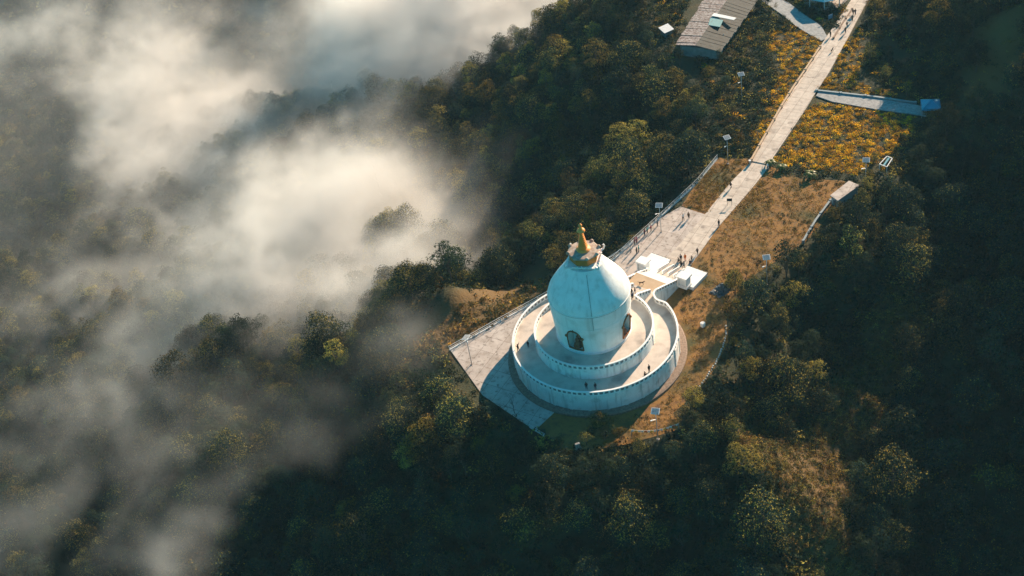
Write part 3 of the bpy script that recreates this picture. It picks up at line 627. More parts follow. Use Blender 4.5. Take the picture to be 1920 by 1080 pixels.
# grey tarpaulin heap / rock at the lawn edge
o0 = loc(1352, 545); tp = empty('tarpaulin_heap', o0, R(35), 'grey blue tarpaulin sheeted heap at the lawn edge beside the trees', 'heap')
bm = bmesh.new(); bmesh.ops.create_cube(bm, size=1); bmesh.ops.subdivide_edges(bm, edges=bm.edges, cuts=7, use_grid_fill=True)
for v in bm.verts:
    v.co.x *= 4.2*(1-.55*(v.co.z+.5)); v.co.y *= 3.0*(1-.5*(v.co.z+.5)); v.co.z = (v.co.z+.5)*(.75+.35*math.sin(v.co.x*1.7))
    v.co += Vector((random.uniform(-.22, .22), random.uniform(-.22, .22), random.uniform(-.2, .2) if v.co.z > .3 else 0))
me = bpy.data.meshes.new('sheet'); bm.to_mesh(me); bm.free(); me.materials.append(flat('grey_tarpaulin', (.10, .12, .13), .6, k=.5, scale=1)); o = bpy.data.objects.new('sheet', me); C.objects.link(o); o.parent = tp
for x, y in ((-1.6, .3), (1.3, -.5), (.2, .6)): MB().lathe([(.22, 0), (.28, .12), (.14, .24), (0, .26)], 7, (x, y, .75), cap=False).build('weight_stone', X['concrete'], tp)
# white round drum
o0 = loc(1318, 612); wd = empty('well_drum', o0, 0, 'small round whitewashed drum alone on the brown grass beside the pagoda', 'drum')
MB().lathe([(.48, 0), (.5, .08), (.48, .75), (.52, .78), (.52, .88), (.1, .92)], 20).build('drum', X['white'], wd, smooth=False)
MB().lathe([(.4, .9), (.4, .96), (.05, .97)], 20).build('lid', X['rail'], wd)
# black notice board on legs
o0 = loc(1368, 384, .2); nb = empty('notice_board', (o0[0], o0[1], .2), -.3, 'black tilted notice board on thin legs in the middle of the path', 'notice board')
mb = MB(); tilt(mb, (0, 0, 1.35), 1.15, .62, .06, R(38), 0); mb.build('board', flat('board_black', (.018, .018, .02)), nb)
for x in (-.5, .5):
    for y in (-.3, .3): MB().bar((x, y*1.3, 0), (x*.95, y*.5, 1.3+y*.4), .045).build('leg', X['dark'], nb)
# white gravestone-like post below plaza
o0 = loc(1084, 842); x, y = o0[:2]; z = float(height(np.array([[x, y]]))[0]); ms = empty('boundary_post', (x, y, z), .3, 'pale grey boundary post in the bushes below the pagoda wall', 'post')
MB().box((0, 0, 0), (.9, .5, 1.5)).build('post', X['concrete'], ms, bevel=.06); MB().box((0, 0, -.1), (1.3, .9, .3)).build('footing', X['concrete'], ms)
# rubbish and blue barrels near the path top, and signs
o0 = loc(1557, 40); sg = empty('information_sign', o0, .4, 'blue and white information sign beside the upper path under the pavilion', 'sign')
for x in (-.6, .6): MB().bar((x, 0, 0), (x, 0, 1.9), .08).build('leg', X['metal'], sg)
MB().box((0, 0, .8), (1.4, .08, 1.2)).build('board', flat('sign_blue', (.10, .25, .38)), sg)
o0 = loc(1440, 316, .2); gp = empty('gate_post', (*o0[:2], 0), 0, 'pale short gate post at the right edge of the path by the palms', 'post')
MB().box((0, 0, 0), (.4, .4, 1.2)).build('post', X['concrete'], gp); MB().box((0, 0, 1.2), (.5, .5, .12)).build('cap', X['white'], gp)
o0 = loc(1406, 308, .2); gp = empty('gate_post', (*o0[:2], 0), 0, 'pale short gate post at the left edge of the path on the grass wedge', 'post')
MB().box((0, 0, 0), (.4, .4, 1.2)).build('post', X['concrete'], gp); MB().box((0, 0, 1.2), (.5, .5, .12)).build('cap', X['white'], gp)

# ------------------------------------------------------------------ people
def skin_mesh(name, J, E, rad, material, root=0, sub=1):
    me = bpy.data.meshes.new(name); me.from_pydata([tuple(j) for j in J], E, []); o = bpy.data.objects.new(name, me); C.objects.link(o)
    md = o.modifiers.new('s', 'SKIN'); md.use_smooth_shade = True
    for i, r in enumerate(rad):
        me.skin_vertices[0].data[i].radius = (r, r) if not hasattr(r, '__len__') else r
        me.skin_vertices[0].data[i].use_root = (i == root)
    if sub: o.modifiers.new('d', 'SUBSURF').levels = sub; o.modifiers['d'].render_levels = sub
    dg = bpy.context.evaluated_depsgraph_get(); nm = bpy.data.meshes.new_from_object(o.evaluated_get(dg)); nm.name = name
    nm.materials.clear(); nm.materials.append(material); bpy.data.objects.remove(o); bpy.data.meshes.remove(me); return nm
def pose(kind):
    """joints: pelvis, chest, neck, head, Lsh, Lel, Lwr, Rsh, Rel, Rwr, Lhip, Lkn, Lan, Lto, Rhip, Rkn, Ran, Rto (front is -Y)"""
    J = dict(pe=(0, 0, .93), ch=(0, 0, 1.25), ne=(0, .01, 1.46), hd=(0, -.01, 1.62), Ls=(.18, 0, 1.40), Le=(.24, .02, 1.12), Lw=(.25, -.04, .87), Rs=(-.18, 0, 1.40), Re=(-.24, .02, 1.12), Rw=(-.25, -.04, .87),
             Lh=(.095, 0, .90), Lk=(.105, -.02, .50), La=(.11, .02, .09), Lt=(.12, -.13, .03), Rh=(-.095, 0, .90), Rk=(-.105, -.02, .50), Ra=(-.11, .02, .09), Rt=(-.12, -.13, .03))
    if kind == 'walk': J.update(Lk=(.10, -.17, .52), La=(.10, -.28, .11), Lt=(.10, -.43, .06), Rk=(-.10, .06, .49), Ra=(-.10, .30, .16), Rt=(-.10, .20, .04), Le=(.24, .13, 1.14), Lw=(.23, .12, .89), Re=(-.24, -.09, 1.13), Rw=(-.22, -.27, .96))
    if kind == 'photo': J.update(Le=(.30, -.12, 1.18), Lw=(.10, -.30, 1.45), Re=(-.30, -.12, 1.18), Rw=(-.10, -.30, 1.45))
    if kind == 'arms': J.update(Le=(.40, .0, 1.52), Lw=(.52, 0, 1.78), Re=(-.40, 0, 1.52), Rw=(-.52, 0, 1.78), Lh=(.11, 0, .90), La=(.22, .02, .09), Lt=(.25, -.12, .03), Lk=(.16, -.02, .5), Ra=(-.22, .02, .09), Rt=(-.25, -.12, .03), Rk=(-.16, -.02, .5))
    if kind == 'sit': 
        for k in J: J[k] = (J[k][0], J[k][1], J[k][2]-.72)
        J.update(Lk=(.16, -.40, .42), La=(.15, -.42, .08), Lt=(.15, -.56, .03), Rk=(-.16, -.40, .42), Ra=(-.15, -.42, .08), Rt=(-.15, -.56, .03), Lw=(.14, -.34, .50), Le=(.27, -.10, .46), Rw=(-.14, -.34, .50), Re=(-.27, -.10, .46))
    return J
def finger_chains(J, s):
    w = Vector(J[s+'w']); e = Vector(J[s+'e']); d = (w-e).normalized(); sd = 1 if s == 'L' else -1
    fwd = Vector((0, -1, 0)); fwd = (fwd-d*fwd.dot(d)).normalized(); inn_ = d.cross(fwd)*sd
    return w, d, fwd, inn_
def person_meshes(kind):
    J = pose(kind); K = list(J); ix = {k: i for i, k in enumerate(K)}
    rad = dict(pe=.125, ch=.135, ne=.052, hd=.02, Ls=.062, Le=.042, Lw=.027, Rs=.062, Re=.042, Rw=.027, Lh=.085, Lk=.055, La=.036, Lt=.03, Rh=.085, Rk=.055, Ra=.036, Rt=.03)
    V_ = [J[k] for k in K]; Rd = [rad[k] for k in K]
    E_ = [(ix[a], ix[b]) for a, b in (('pe','ch'),('ch','ne'),('ne','hd'),('ch','Ls'),('Ls','Le'),('Le','Lw'),('ch','Rs'),('Rs','Re'),('Re','Rw'),('pe','Lh'),('Lh','Lk'),('Lk','La'),('La','Lt'),('pe','Rh'),('Rh','Rk'),('Rk','Ra'),('Ra','Rt'))]
    # head: cranium, jaw and nose grown from the neck
    hd = Vector(J['hd']); n0 = len(V_); V_ += [hd+Vector((0, .01, .02)), hd+Vector((0, 0, .10))]; Rd[ix['hd']] = .070; Rd += [.088, .060]; E_ += [(ix['hd'], n0), (n0, n0+1)]
    for s in 'LR':
        w, d, fw, inn_ = finger_chains(J, s); p = len(V_); V_ += [w+d*.075]; Rd += [(.034, .018)]; E_ += [(ix[s+'w'], p)]
        for j, (o_, l_) in enumerate(((-.027, .065), (-.009, .078), (.009, .073), (.027, .055))):
            q = len(V_); V_ += [w+d*(.10+l_*.5)+fw*o_+inn_*.008, w+d*(.10+l_)+fw*o_*1.1+inn_*.03]; Rd += [.009, .008]; E_ += [(p, q), (q, q+1)]
        q = len(V_); V_ += [w+d*.05+fw*.04+inn_*.015, w+d*.085+fw*.055+inn_*.03]; Rd += [.011, .009]; E_ += [(p, q), (q, q+1)]
    body = skin_mesh('body', V_, E_, Rd, X['skin'], 0, 1)
    # a nose and ears welded on to the head's mesh
    bm = bmesh.new(); bm.from_mesh(body); 
    for c_, s_ in ((hd+Vector((0, -.088, .0)), .018), (hd+Vector((.085, .01, .0)), .02), (hd+Vector((-.085, .01, .0)), .02)):
        bmesh.ops.create_icosphere(bm, subdivisions=1, radius=s_, matrix=Matrix.Translation(c_))
    bm.to_mesh(body); bm.free()
    ks = ('pe', 'ch', 'ne', 'Ls', 'Le', 'Lw', 'Rs', 'Re', 'Rw'); L_ = {k: i for i, k in enumerate(ks)}
    top = [Vector(J[k]) for k in ks]; top[0] += Vector((0, 0, -.02)); top[2] += Vector((0, 0, -.05))
    top[5] = top[4].lerp(top[5], .88); top[8] = top[7].lerp(top[8], .88)
    shirt = ('shirt', top, [(0, 1), (1, 2), (1, 3), (3, 4), (4, 5), (1, 6), (6, 7), (7, 8)], [.150, .158, .07, .085, .062, .048, .085, .062, .048])
    ks = ('pe', 'Lh', 'Lk', 'La', 'Rh', 'Rk', 'Ra'); low = [Vector(J[k]) for k in ks]
    tr = ('trousers', low, [(0, 1), (1, 2), (2, 3), (0, 4), (4, 5), (5, 6)], [.148, .108, .078, .060, .108, .078, .060])
    ms = [body]
    for nm, v, e, r in (shirt, tr): ms.append(skin_mesh(nm, v, e, r, X['dark'], 0, 1))
    h = MB(); h.lathe([(.098, -.03), (.106, .03), (.10, .09), (.07, .145), (.02, .165)], 12, tuple(hd+Vector((0, .018, .01))), cap=True)
    o = h.build('hair', X['hair'], smooth=True); hm = o.data; bpy.data.objects.remove(o)
    bm = bmesh.new(); bm.from_mesh(hm)
    for v in bm.verts:
        if v.co.y < hd.y-.055 and v.co.z < hd.z+.06: v.co.y = hd.y-.045; 
    bm.to_mesh(hm); bm.free(); ms.append(hm)
    sh = MB()
    for s in 'LR':
        a_, t_ = Vector(J[s+'a']), Vector(J[s+'t']); sh.bar(a_+Vector((0, .04, -.045)), t_+Vector((0, -.02, 0)), .085, .075, 8)
    o = sh.build('shoes', X['dark'], smooth=True); ms.append(o.data); bpy.data.objects.remove(o); return ms
PM = {k: person_meshes(k) for k in ('stand', 'walk', 'photo', 'arms', 'sit')}
CL = dict(black=(.015, .015, .018), navy=(.02, .03, .06), red=(.36, .03, .03), orange=(.65, .16, .03), white=(.62, .62, .6), teal=(.03, .30, .28), maroon=(.20, .03, .04), grey=(.18, .18, .18), pink=(.55, .22, .24), brown=(.12, .07, .04), blue=(.06, .12, .28))
cmats = {k: flat('cloth_'+k, v, .85) for k, v in CL.items()}
def person(px, py, z, kind, top, low, label, rz=0., group=None, k=1.):
    x, y = G(px, py, z); r = empty('person', (x, y, z), rz, label, 'person', group)
    for i, me in enumerate(PM[kind]):
        o = bpy.data.objects.new(('body', 'shirt', 'trousers', 'hair', 'shoes')[i], me); C.objects.link(o); o.parent = r
        if i in (1, 2):
            key = (me.name, top if i == 1 else low)
            if key not in PCACHE: m2 = me.copy(); m2.materials.clear(); m2.materials.append(cmats[key[1]]); PCACHE[key] = m2
            o.data = PCACHE[key]
    r.scale = (k, k, k); return r
PCACHE = {}
PE = [ (1370.5,353,.2,'walk','black','black','person in black walking on the path just above the black notice board',2.2),
 (1348,424,.2,'stand','black','navy','person in dark clothes standing at the right edge of the path below the notice board',.5),
 (1308,477,.2,'walk','black','black','person in black walking at the path edge just above the staircase',2.6),
 (1281,413,.16,'arms','white','black','person in white top with raised arms near the middle of the forecourt',.4),
 (1291.5,410,.16,'stand','brown','black','person in brown top beside the one with raised arms on the forecourt',-.6),
 (1277,489,.2,'stand','navy','black','slim person in navy at the top of the entrance steps, left of the orange one',0),
 (1285,488.5,.2,'stand','orange','orange','person dressed all in orange at the foot of the entrance steps',.2),
 (1272,490,.2,'sit','black','brown','person sitting at the left end of the group at the entrance steps',1.),
 (1297,491,.2,'photo','black','black','person in black holding up a camera at the right of the entrance steps',1.4),
 (1294,494,.2,'sit','navy','black','person crouching beside the camera holder at the entrance steps',.3),
 (1278,502,.8,'walk','black','black','person in black climbing the lower entrance steps on the left',3.),
 (1282.5,503,.8,'walk','grey','black','person in grey top climbing the lower entrance steps on the right',3.3),
 (1221,433,.16,'stand','red','black','person in red top by the railing, near the solar lamp',-2.),
 (1214,437,.16,'stand','teal','black','person in teal top among the row leaning on the forecourt railing',-2.2),
 (1209,441,.16,'stand','maroon','navy','person in maroon top in the row on the forecourt railing',-2.4),
 (1233,424,.16,'stand','navy','black','person in navy at the railing beyond the solar lamp',-2.),
 (1194,455,.16,'photo','pink','maroon','person in pink top photographing over the railing',-2.6),
 (1190,458,.16,'stand','red','black','person in red top close behind the pink one at the railing',-2.1),
 (1198,472,.16,'stand','teal','black','person in teal jacket standing a step inside the railing behind the dome',-1.8),
 (1194,475,.16,'stand','black','black','person in black next to the teal jacket behind the dome',-2.2),
 (1183,473,.16,'stand','white','grey','person in white leaning on the railing nearest the dome',-2.5),
 (1599.5,28,.36,'walk','black','black','left person of the pair in black at the top of the upper path',2.6),
 (1603.5,28,.36,'walk','black','navy','right person of the pair in black at the top of the upper path',2.6),
 (1598,40,.36,'walk','brown','black','person in brown walking just below the pair at the path top',2.6),
 (1588,51,.36,'walk','black','black','person in black on the upper path, fourth from its top',2.6),
 (1585,62,.36,'walk','black','navy','broad person in dark coat on the upper path beside the yellow flowers',2.6),
 (1557,69,.36,'stand','black','brown','person at the left edge of the upper path where the grey side path joins',2.),
 (972,658,Z1,'arms','black','black','person with spread arms on the lower terrace, nearest the left parapet',.8),
 (991,651,Z1,'stand','black','navy','person with dark coat on the lower terrace left of the upper terrace wall',-.6),
 (1100,729,Z1,'stand','black','black','left of the two people at the front parapet of the lower terrace',0.),
 (1117,730,Z1,'stand','black','navy','right of the two people at the front parapet of the lower terrace',.4),
 (1217.5,697,Z1,'stand','black','black','person standing at the right front parapet of the lower terrace',.5),
 (1209,704,Z1,'sit','black','black','person sitting on the lower terrace at the right front parapet',1.),
 (1184,553,Z2,'stand','black','black','leftmost person in the dark group at the top of the inner stairs',.3),
 (1187,557,Z2,'photo','white','black','person in white top in the group at the top of the inner stairs',.6),
 (1191,551,Z2,'stand','black','navy','rightmost person in the dark group at the top of the inner stairs',1.2),
 (1186,561,Z2,'stand','navy','black','front person in the group at the top of the inner stairs',-.3)]
for p in PE:
    person(*p, group=None, k=random.uniform(.96, 1.06))
# dogs
def dog_mesh(col):
    J = [(0, .28, .52), (0, 0, .50), (0, -.26, .53), (0, -.40, .68), (0, -.50, .72), (0, -.64, .68),
         (.08, -.26, .40), (.085, -.24, .22), (.085, -.27, .03), (-.08, -.26, .40), (-.085, -.30, .22), (-.085, -.27, .03),
         (.08, .27, .42), (.09, .20, .30), (.09, .33, .20), (.09, .29, .03), (-.08, .27, .42), (-.09, .22, .30), (-.09, .36, .20), (-.09, .32, .03),
         (0, .40, .58), (0, .56, .70), (0, .62, .84)]
    E_ = [(0, 1), (1, 2), (2, 3), (3, 4), (4, 5), (2, 6), (6, 7), (7, 8), (2, 9), (9, 10), (10, 11), (0, 12), (12, 13), (13, 14), (14, 15), (0, 16), (16, 17), (17, 18), (18, 19), (0, 20), (20, 21), (21, 22)]
    rd = [.10, .105, .125, .075, .075, .035, .055, .035, .028, .055, .035, .028, .07, .05, .03, .026, .07, .05, .03, .026, .04, .03, .02]
    me = skin_mesh('body', J, E_, rd, col, 1, 1); bm = bmesh.new(); bm.from_mesh(me)
    for s in (-1, 1): bmesh.ops.create_cone(bm, segments=5, radius1=.035, radius2=.004, depth=.09, matrix=Matrix.Translation((s*.05, -.46, .81)))
    bm.to_mesh(me); bm.free(); return me
for px, py, z, c_, rz, lb in ((1203, 534, Z1-.2, (.10, .06, .035), 1.3, 'brown dog standing on the tan landing by the inner stairs'), (1560, 97, .36, (.03, .025, .02), 2.4, 'dark dog alone in the middle of the upper path')):
    x, y = G(px, py, z); o = bpy.data.objects.new('dog', dog_mesh(flat('fur', c_))); C.objects.link(o); o.location = (x, y, z); o.rotation_euler = (0, 0, rz); o.scale = (1.25,)*3; tag(o, lb, 'dog')

# ------------------------------------------------------------------ vegetation
def leaves(cs, rs, n, size, squash=.8, up=.25, seed=0, core=.0):
    """leaf quads on the upper shells of clumps: centres cs, radii rs"""
    g = np.random.default_rng(seed); V_ = []; HT = []
    for c_, r_ in zip(cs, rs):
        k = int(n*r_*r_); d = g.normal(size=(k, 3)); d /= np.linalg.norm(d, axis=1)[:, None]; d[:, 2] = np.where(d[:, 2] < -.35, -d[:, 2], d[:, 2])
        rad = r_*(1-.42*g.random(k)**3)*(1+.14*np.sin(d[:, 0]*5+c_[0]*3)*np.cos(d[:, 1]*6+c_[1]))
        p = c_+d*rad[:, None]*np.array([1, 1, squash])
        nrm = d+g.normal(size=(k, 3))*.42; nrm[:, 2] += up; nrm /= np.linalg.norm(nrm, axis=1)[:, None]
        t = np.cross(nrm, g.normal(size=(k, 3))); t /= np.linalg.norm(t, axis=1)[:, None]; b_ = np.cross(nrm, t)
        s = size*g.uniform(.55, 1.35, k)[:, None]; w = s*.62
        q = np.stack([p-t*s*.5, p+b_*w*.5, p+t*s*.5, p-b_*w*.5], 1); V_.append(q.reshape(-1, 3)); HT.append(np.column_stack([d[:, 2], rad/r_]))
    V_ = np.concatenate(V_); F_ = np.arange(len(V_)).reshape(-1, 4); return V_, F_, np.concatenate(HT)
def trunk_mesh(name, h, r, cs, seed):
    mb = MB(); random.seed(seed); p = Vector((0, 0, -1.2)); pts = [p]; k = 5
    for i in range(k): pts.append(Vector((random.uniform(-.12, .12)*i, random.uniform(-.12, .12)*i, -1.2+(h*.72+1.2)*(i+1)/k)))
    for i, (a, b) in enumerate(zip(pts[:-1], pts[1:])): mb.bar(a, b, 2*r*(1-.13*i), 2*r*(1-.13*(i+1)), 7)
    for j, c_ in enumerate(cs[:9]):
        a = pts[3 if j % 2 else 4]; c_ = Vector(c_); m_ = a.lerp(c_, .5)+Vector((0, 0, -.2)); mb.bar(a, m_, r*.8, r*.5, 5); mb.bar(m_, c_, r*.5, r*.2, 5)
    o = mb.build(name, X['bark'], smooth=True); me = o.data; bpy.data.objects.remove(o); return me
SH = []
def tree_shape(seed, Rc, H, nc, mats, tipfrac, dens=62, size=.31, spread=1., squash=.75, rc=(.20, .36)):
    g = np.random.default_rng(seed); cs = []; rs = []; nc = int(nc*1.5)
    for i in range(nc):
        a = 2.4*i+g.uniform(-.4, .4); u = math.sqrt((i+.5)/nc); r_ = Rc*g.uniform(*rc)*(1.08-.25*u)
        lobe = 1+.26*math.sin(2*a+seed)+.16*math.sin(3*a+2*seed); zc = H-Rc*.45-u*u*Rc*squash+g.uniform(-.8, .8)+.5*math.sin(a*2+seed*3)
        if g.random() < .12: continue
        cs.append(np.array([math.cos(a)*u*Rc*.8*spread*lobe, math.sin(a)*u*Rc*.8*spread*lobe, zc])); rs.append(r_)
    for i in range(max(2, nc//4)):
        a = g.uniform(0, 6.28); cs.append(np.array([math.cos(a)*Rc*.45, math.sin(a)*Rc*.45, H-Rc*1.35])); rs.append(Rc*.42)
    V_, F_, T = leaves(cs, rs, dens, size, seed=seed)
    gg = g.random(len(F_)); tip = (T[:, 0] > .35) & (T[:, 1] > .8) & (gg < tipfrac)  # upper outer leaves get the tip colour that stands for sunlight
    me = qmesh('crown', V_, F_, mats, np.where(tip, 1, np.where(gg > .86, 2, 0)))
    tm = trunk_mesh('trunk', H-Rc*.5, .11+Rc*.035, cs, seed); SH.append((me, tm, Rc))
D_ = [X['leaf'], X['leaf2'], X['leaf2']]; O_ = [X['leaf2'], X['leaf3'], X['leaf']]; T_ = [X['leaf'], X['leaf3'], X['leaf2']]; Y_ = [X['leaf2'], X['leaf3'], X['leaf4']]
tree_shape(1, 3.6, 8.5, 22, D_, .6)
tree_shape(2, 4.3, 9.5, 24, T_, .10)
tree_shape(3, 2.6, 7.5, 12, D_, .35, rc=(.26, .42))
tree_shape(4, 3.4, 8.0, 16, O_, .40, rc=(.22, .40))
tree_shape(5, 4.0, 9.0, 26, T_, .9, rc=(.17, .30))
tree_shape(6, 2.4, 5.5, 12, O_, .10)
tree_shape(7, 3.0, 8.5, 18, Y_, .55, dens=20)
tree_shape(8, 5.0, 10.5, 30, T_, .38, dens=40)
KIND = ['dense dark green', 'broad dark green', 'compact dark', 'olive green', 'golden tipped', 'bushy olive', 'yellowing', 'spreading']
# scatter by a jittered hexagonal grid over everything the photograph could see
pts = []
st_ = 4.0
for j, y in enumerate(np.arange(-95, 470, st_*.87)):
    for x in np.arange(-280, 240, st_): pts.append((x+(j % 2)*st_/2+random.uniform(-1.5, 1.5), y+random.uniform(-1.5, 1.5)))
TP = np.array(pts); TD = polydist(TP, PLATEAU); TH = height(TP)
q = proj(np.column_stack([TP, TH+5]))
inview = (q[:, 0] > -260) & (q[:, 0] < 2300) & (q[:, 1] > -180) & (q[:, 1] < 1400)
# grassy spur and track without trees
sp = TENTS[2][0]; dsp = np.min([seg_d(TP, a[:2], b[:2])[0] for a, b in zip(sp[:-1], sp[1:])], axis=0)
spm = (dsp > 4.5) | (TP[:, 1] > -6) & (TD > 3)
tr_ = [(-36, 20), (-22, 27), (-8, 40)]; dtr = np.min([seg_d(TP, a, b)[0] for a, b in zip(tr_[:-1], tr_[1:])], axis=0)
edge = (TD > 3.2)
plz = [G(*p) for p in ((838,655),(900,743),(1003,812))]; dpl = np.min([seg_d(TP, a, b)[0] for a, b in zip(plz[:-1], plz[1:])], axis=0)
plz2 = [G(*p) for p in ((838,655),(935,603),(1027,552))]; dp2 = np.min([seg_d(TP, a, b)[0] for a, b in zip(plz2[:-1], plz2[1:])], axis=0)
gd = grass_d(TP)
keep = inview & edge & ~inside(TP, BANKP) & (gd > 6.2+2*np.sin(TP[:, 0]*.6)) & (dtr > 5) & (dpl > 5.0) & (dp2 > 10)
rag = rng.random(len(TP)); 
TP, TD, TH, q, rag = TP[keep], TD[keep], TH[keep], q[keep], rag[keep]
# hidden by the ground in between (a sight line from above that a ridge cuts)
def seen(P3):
    ok = np.ones(len(P3), bool)
    for t in np.linspace(.03, .5, 14):
        S_ = P3+(CAM-P3)*t; ok &= S_[:, 2] > height(S_[:, :2])-1
    return ok
vis = seen(np.column_stack([TP, TH+8])); TP, TD, TH, q, rag = TP[vis], TD[vis], TH[vis], q[vis], rag[vis]
# a clump of extra trees on the level ground: beside the shed, beyond the flowers, right of the lawn
EXTRA = [(1235,-10),(1262,0),(1280,-30),(1245,52),(1272,30),(1290,10),(1228,48),(1285,55),(1255,-40),(1308,-60),(1250,30),(1236,80),(1275,125),(1300,135),(1330,150),(1350,120),(1335,185),(1350,215),(1300,112),(1255,110),(1395,30),(1410,60),(1420,20),(1430,45),(1360,165),(1385,150),(1375,215),(1390,235),(1370,260),(1388,270),(1400,115),(1425,95),(1410,160),(1440,10),(1395,85),
         (1470,45),(1455,20),(1640,30),(1650,5),(1655,60),(1640,95),(1630,120),(1665,110),(1680,140),(1700,160),(1660,150),(1710,215),(1745,235),(1700,240),(1730,262),(1690,272),(1680,292),(1665,322),(1650,340),(1760,225),(1770,200),(1630,340),(1640,305),(1700,180),(1780,180),(1665,30),(1645,75),
         (1625,362),(1615,380),(1590,395),(1575,408),(1560,420),(1545,438),(1530,455),(1512,470),(1490,480),(1465,500),(1440,515),(1415,535),(1392,556),(1380,580),(1372,610),(1378,552),(1366,562),(1372,537),(1376,650),(1362,680),(1345,705),(1325,735),(1300,765),(1285,790),(1420,505),(1400,520),
         (1050,835),(1110,815),(1125,800),(1135,825),(1150,812),(1075,850),(1165,822),(1100,835),(1200,850),(1240,835),(1275,830),(1010,850),(1300,800)]
EP = np.array(PG(EXTRA)); EH = height(EP)
n_main = len(TP)
TP = np.vstack([TP, EP]); TH = np.r_[TH, EH]; q = proj(np.column_stack([TP, TH+4])); rag = np.r_[rag, rng.random(len(EP))]
kind = rng.choice(8, len(TP), p=[.22, .17, .13, .14, .11, .07, .04, .12])
scl = .42+.78*rng.beta(1.5, 2.2, len(TP)); zsc = rng.uniform(.85, 1.45, len(TP)); scl[n_main:] *= .62
gz = ((q[:, 0] > 640) & (q[:, 0] < 1240) & (q[:, 1] < 470)) & (rng.random(len(TP)) < .30); kind = np.where(gz, rng.choice([4, 4, 7, 3], len(TP)), kind)  # more golden tips here, standing for sunlit crowns on the spur
dz_ = ((q[:, 0] > 1500) | (q[:, 1] > 780)) & np.isin(kind, (3, 4, 6)) & (rng.random(len(TP)) < .6); kind = np.where(dz_, rng.choice([0, 1, 2], len(TP)), kind)  # fewer golden kinds right and below, where sun highlights are few
kind[n_main:] = rng.choice([0, 2, 3, 5, 6, 4], len(EP))
big = (n_main+np.array([74, 75, 76])).tolist()
rot = rng.uniform(0, 6.28, len(TP))
# no crown may hide the small landmarks the photograph shows free
KEYS = [(1566,367),(1583,355),(1600,347),(1660,303),(1744,190),(1730,205),(1250,66),(1237,380),(1362,252),(1390,125),(1234,772),(1234,800),(1436,482),(1621,298),(1700,205),(1660,200),(1352,540),(1200,800),(1262,795),(1361,630),(1349,668),(1326,706),(1084,835),(1010,812),(960,770),(1500,45),(1330,60),(1290,88),(1545,5),(1506,452),(1530,414),(1519,325)]
cr = proj(np.column_stack([TP, TH+5.5*scl*zsc])); rp = np.array([SH[k][2] for k in kind])*scl*FPX/cr[:, 2]
bad = np.zeros(len(TP), bool)
for kx, ky in KEYS: bad |= ((cr[:, 0]-kx)**2+(cr[:, 1]-ky)**2 < (rp*1.0+3)**2)
# which ones are objects of their own: the largest in the picture outside the fog
fog = (q[:, 0] < 640) & (q[:, 1] < 700) | (q[:, 0] < 420) | (q[:, 0] < 900) & (q[:, 1] < 120)
size = np.array([SH[k][2] for k in kind])*scl/q[:, 2]; infr = (q[:, 0] > 5) & (q[:, 0] < 1915) & (q[:, 1] > 5) & (q[:, 1] < 1075)
score = size*np.where(infr, 1, 0)*np.where(fog, .35, 1); score[n_main:] += 1
score[bad] = -1; order = np.argsort(-score); own = order[:290]; rest = order[290:]; rest = rest[~bad[rest]]
LAND = [((1744,192),'the blue tent'),((1320,50),'the long rusty roofed shed'),((1583,357),'the flat roofed concrete hut'),((1352,545),'the grey tarpaulin heap'),((1234,800),'the string of pennants'),((1010,812),'the lowest corner of the plaza'),((1335,700),'the row of white stones'),((845,655),'the left corner of the plaza'),((1438,482),'the solar lamp at the lower lawn edge'),((1660,303),'the white metal frame'),((1390,125),'the solar lamp left of the upper path'),((1250,66),'the tiny white shack'),((1325,330),'the bend of the forecourt railing')]
SIZE = lambda i: 'small' if scl[i] < .66 else 'tall' if scl[i] > .90 else 'middling'
def region(x, y):
    if y > 830 and x > 1560: return 'the dark lower right slope beyond the grassy strip'
    if y > 830 and x > 1000: return 'the slope below the pagoda at the bottom'
    if y > 700 and x > 1250: return 'the dark slope right of the pennants'
    if x > 1640 and y > 600: return 'the lower ravine along the right edge'
    if x > 1640 and y > 300: return 'the shaded ravine along the right edge'
    if x > 1600: return 'the wooded slope right of the upper path'
    if x > 1300 and y > 400: return 'the wood along the lawn edge'
    if x > 1180 and y < 330: return 'the bushes and woods around the shed'
    if x > 640 and y < 260: return 'the ridge below the bright fog'
    if x > 960 and y < 520: return 'the wooded slope just beyond the forecourt railing'
    if x > 640 and y < 520: return 'the wooded bowl behind the spire'
    if x > 640 and y > 880: return 'the dim bottom of the hillside left of centre'
    if x > 640: return 'the misty hillside below the plaza'
    return 'the fogged valley on the left'
labels = {}
for (p, nm) in LAND:
    near = [i for i in own if i not in labels]; near.sort(key=lambda i: (q[i, 0]-p[0])**2+(q[i, 1]-p[1])**2)
    seenk = set()
    for i in near[:7]:
        if kind[i] in seenk: continue
        seenk.add(kind[i]); labels[i] = f'{KIND[kind[i]]} tree growing nearest to {nm}'
for i in own:
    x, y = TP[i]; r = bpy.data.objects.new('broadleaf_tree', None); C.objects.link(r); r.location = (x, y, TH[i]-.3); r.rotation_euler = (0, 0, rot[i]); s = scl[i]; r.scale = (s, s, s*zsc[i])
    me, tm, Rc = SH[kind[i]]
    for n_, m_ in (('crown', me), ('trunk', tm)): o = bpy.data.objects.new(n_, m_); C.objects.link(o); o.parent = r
    rg_ = region(q[i, 0], q[i, 1])
    if i in labels: tag(r, labels[i], 'tree', 'trees of the hill forest')
    else: tag(r, f'{SIZE(i)} {KIND[kind[i]]} tree in {rg_}', 'tree', f'{SIZE(i)} {KIND[kind[i]]} trees in {rg_}')
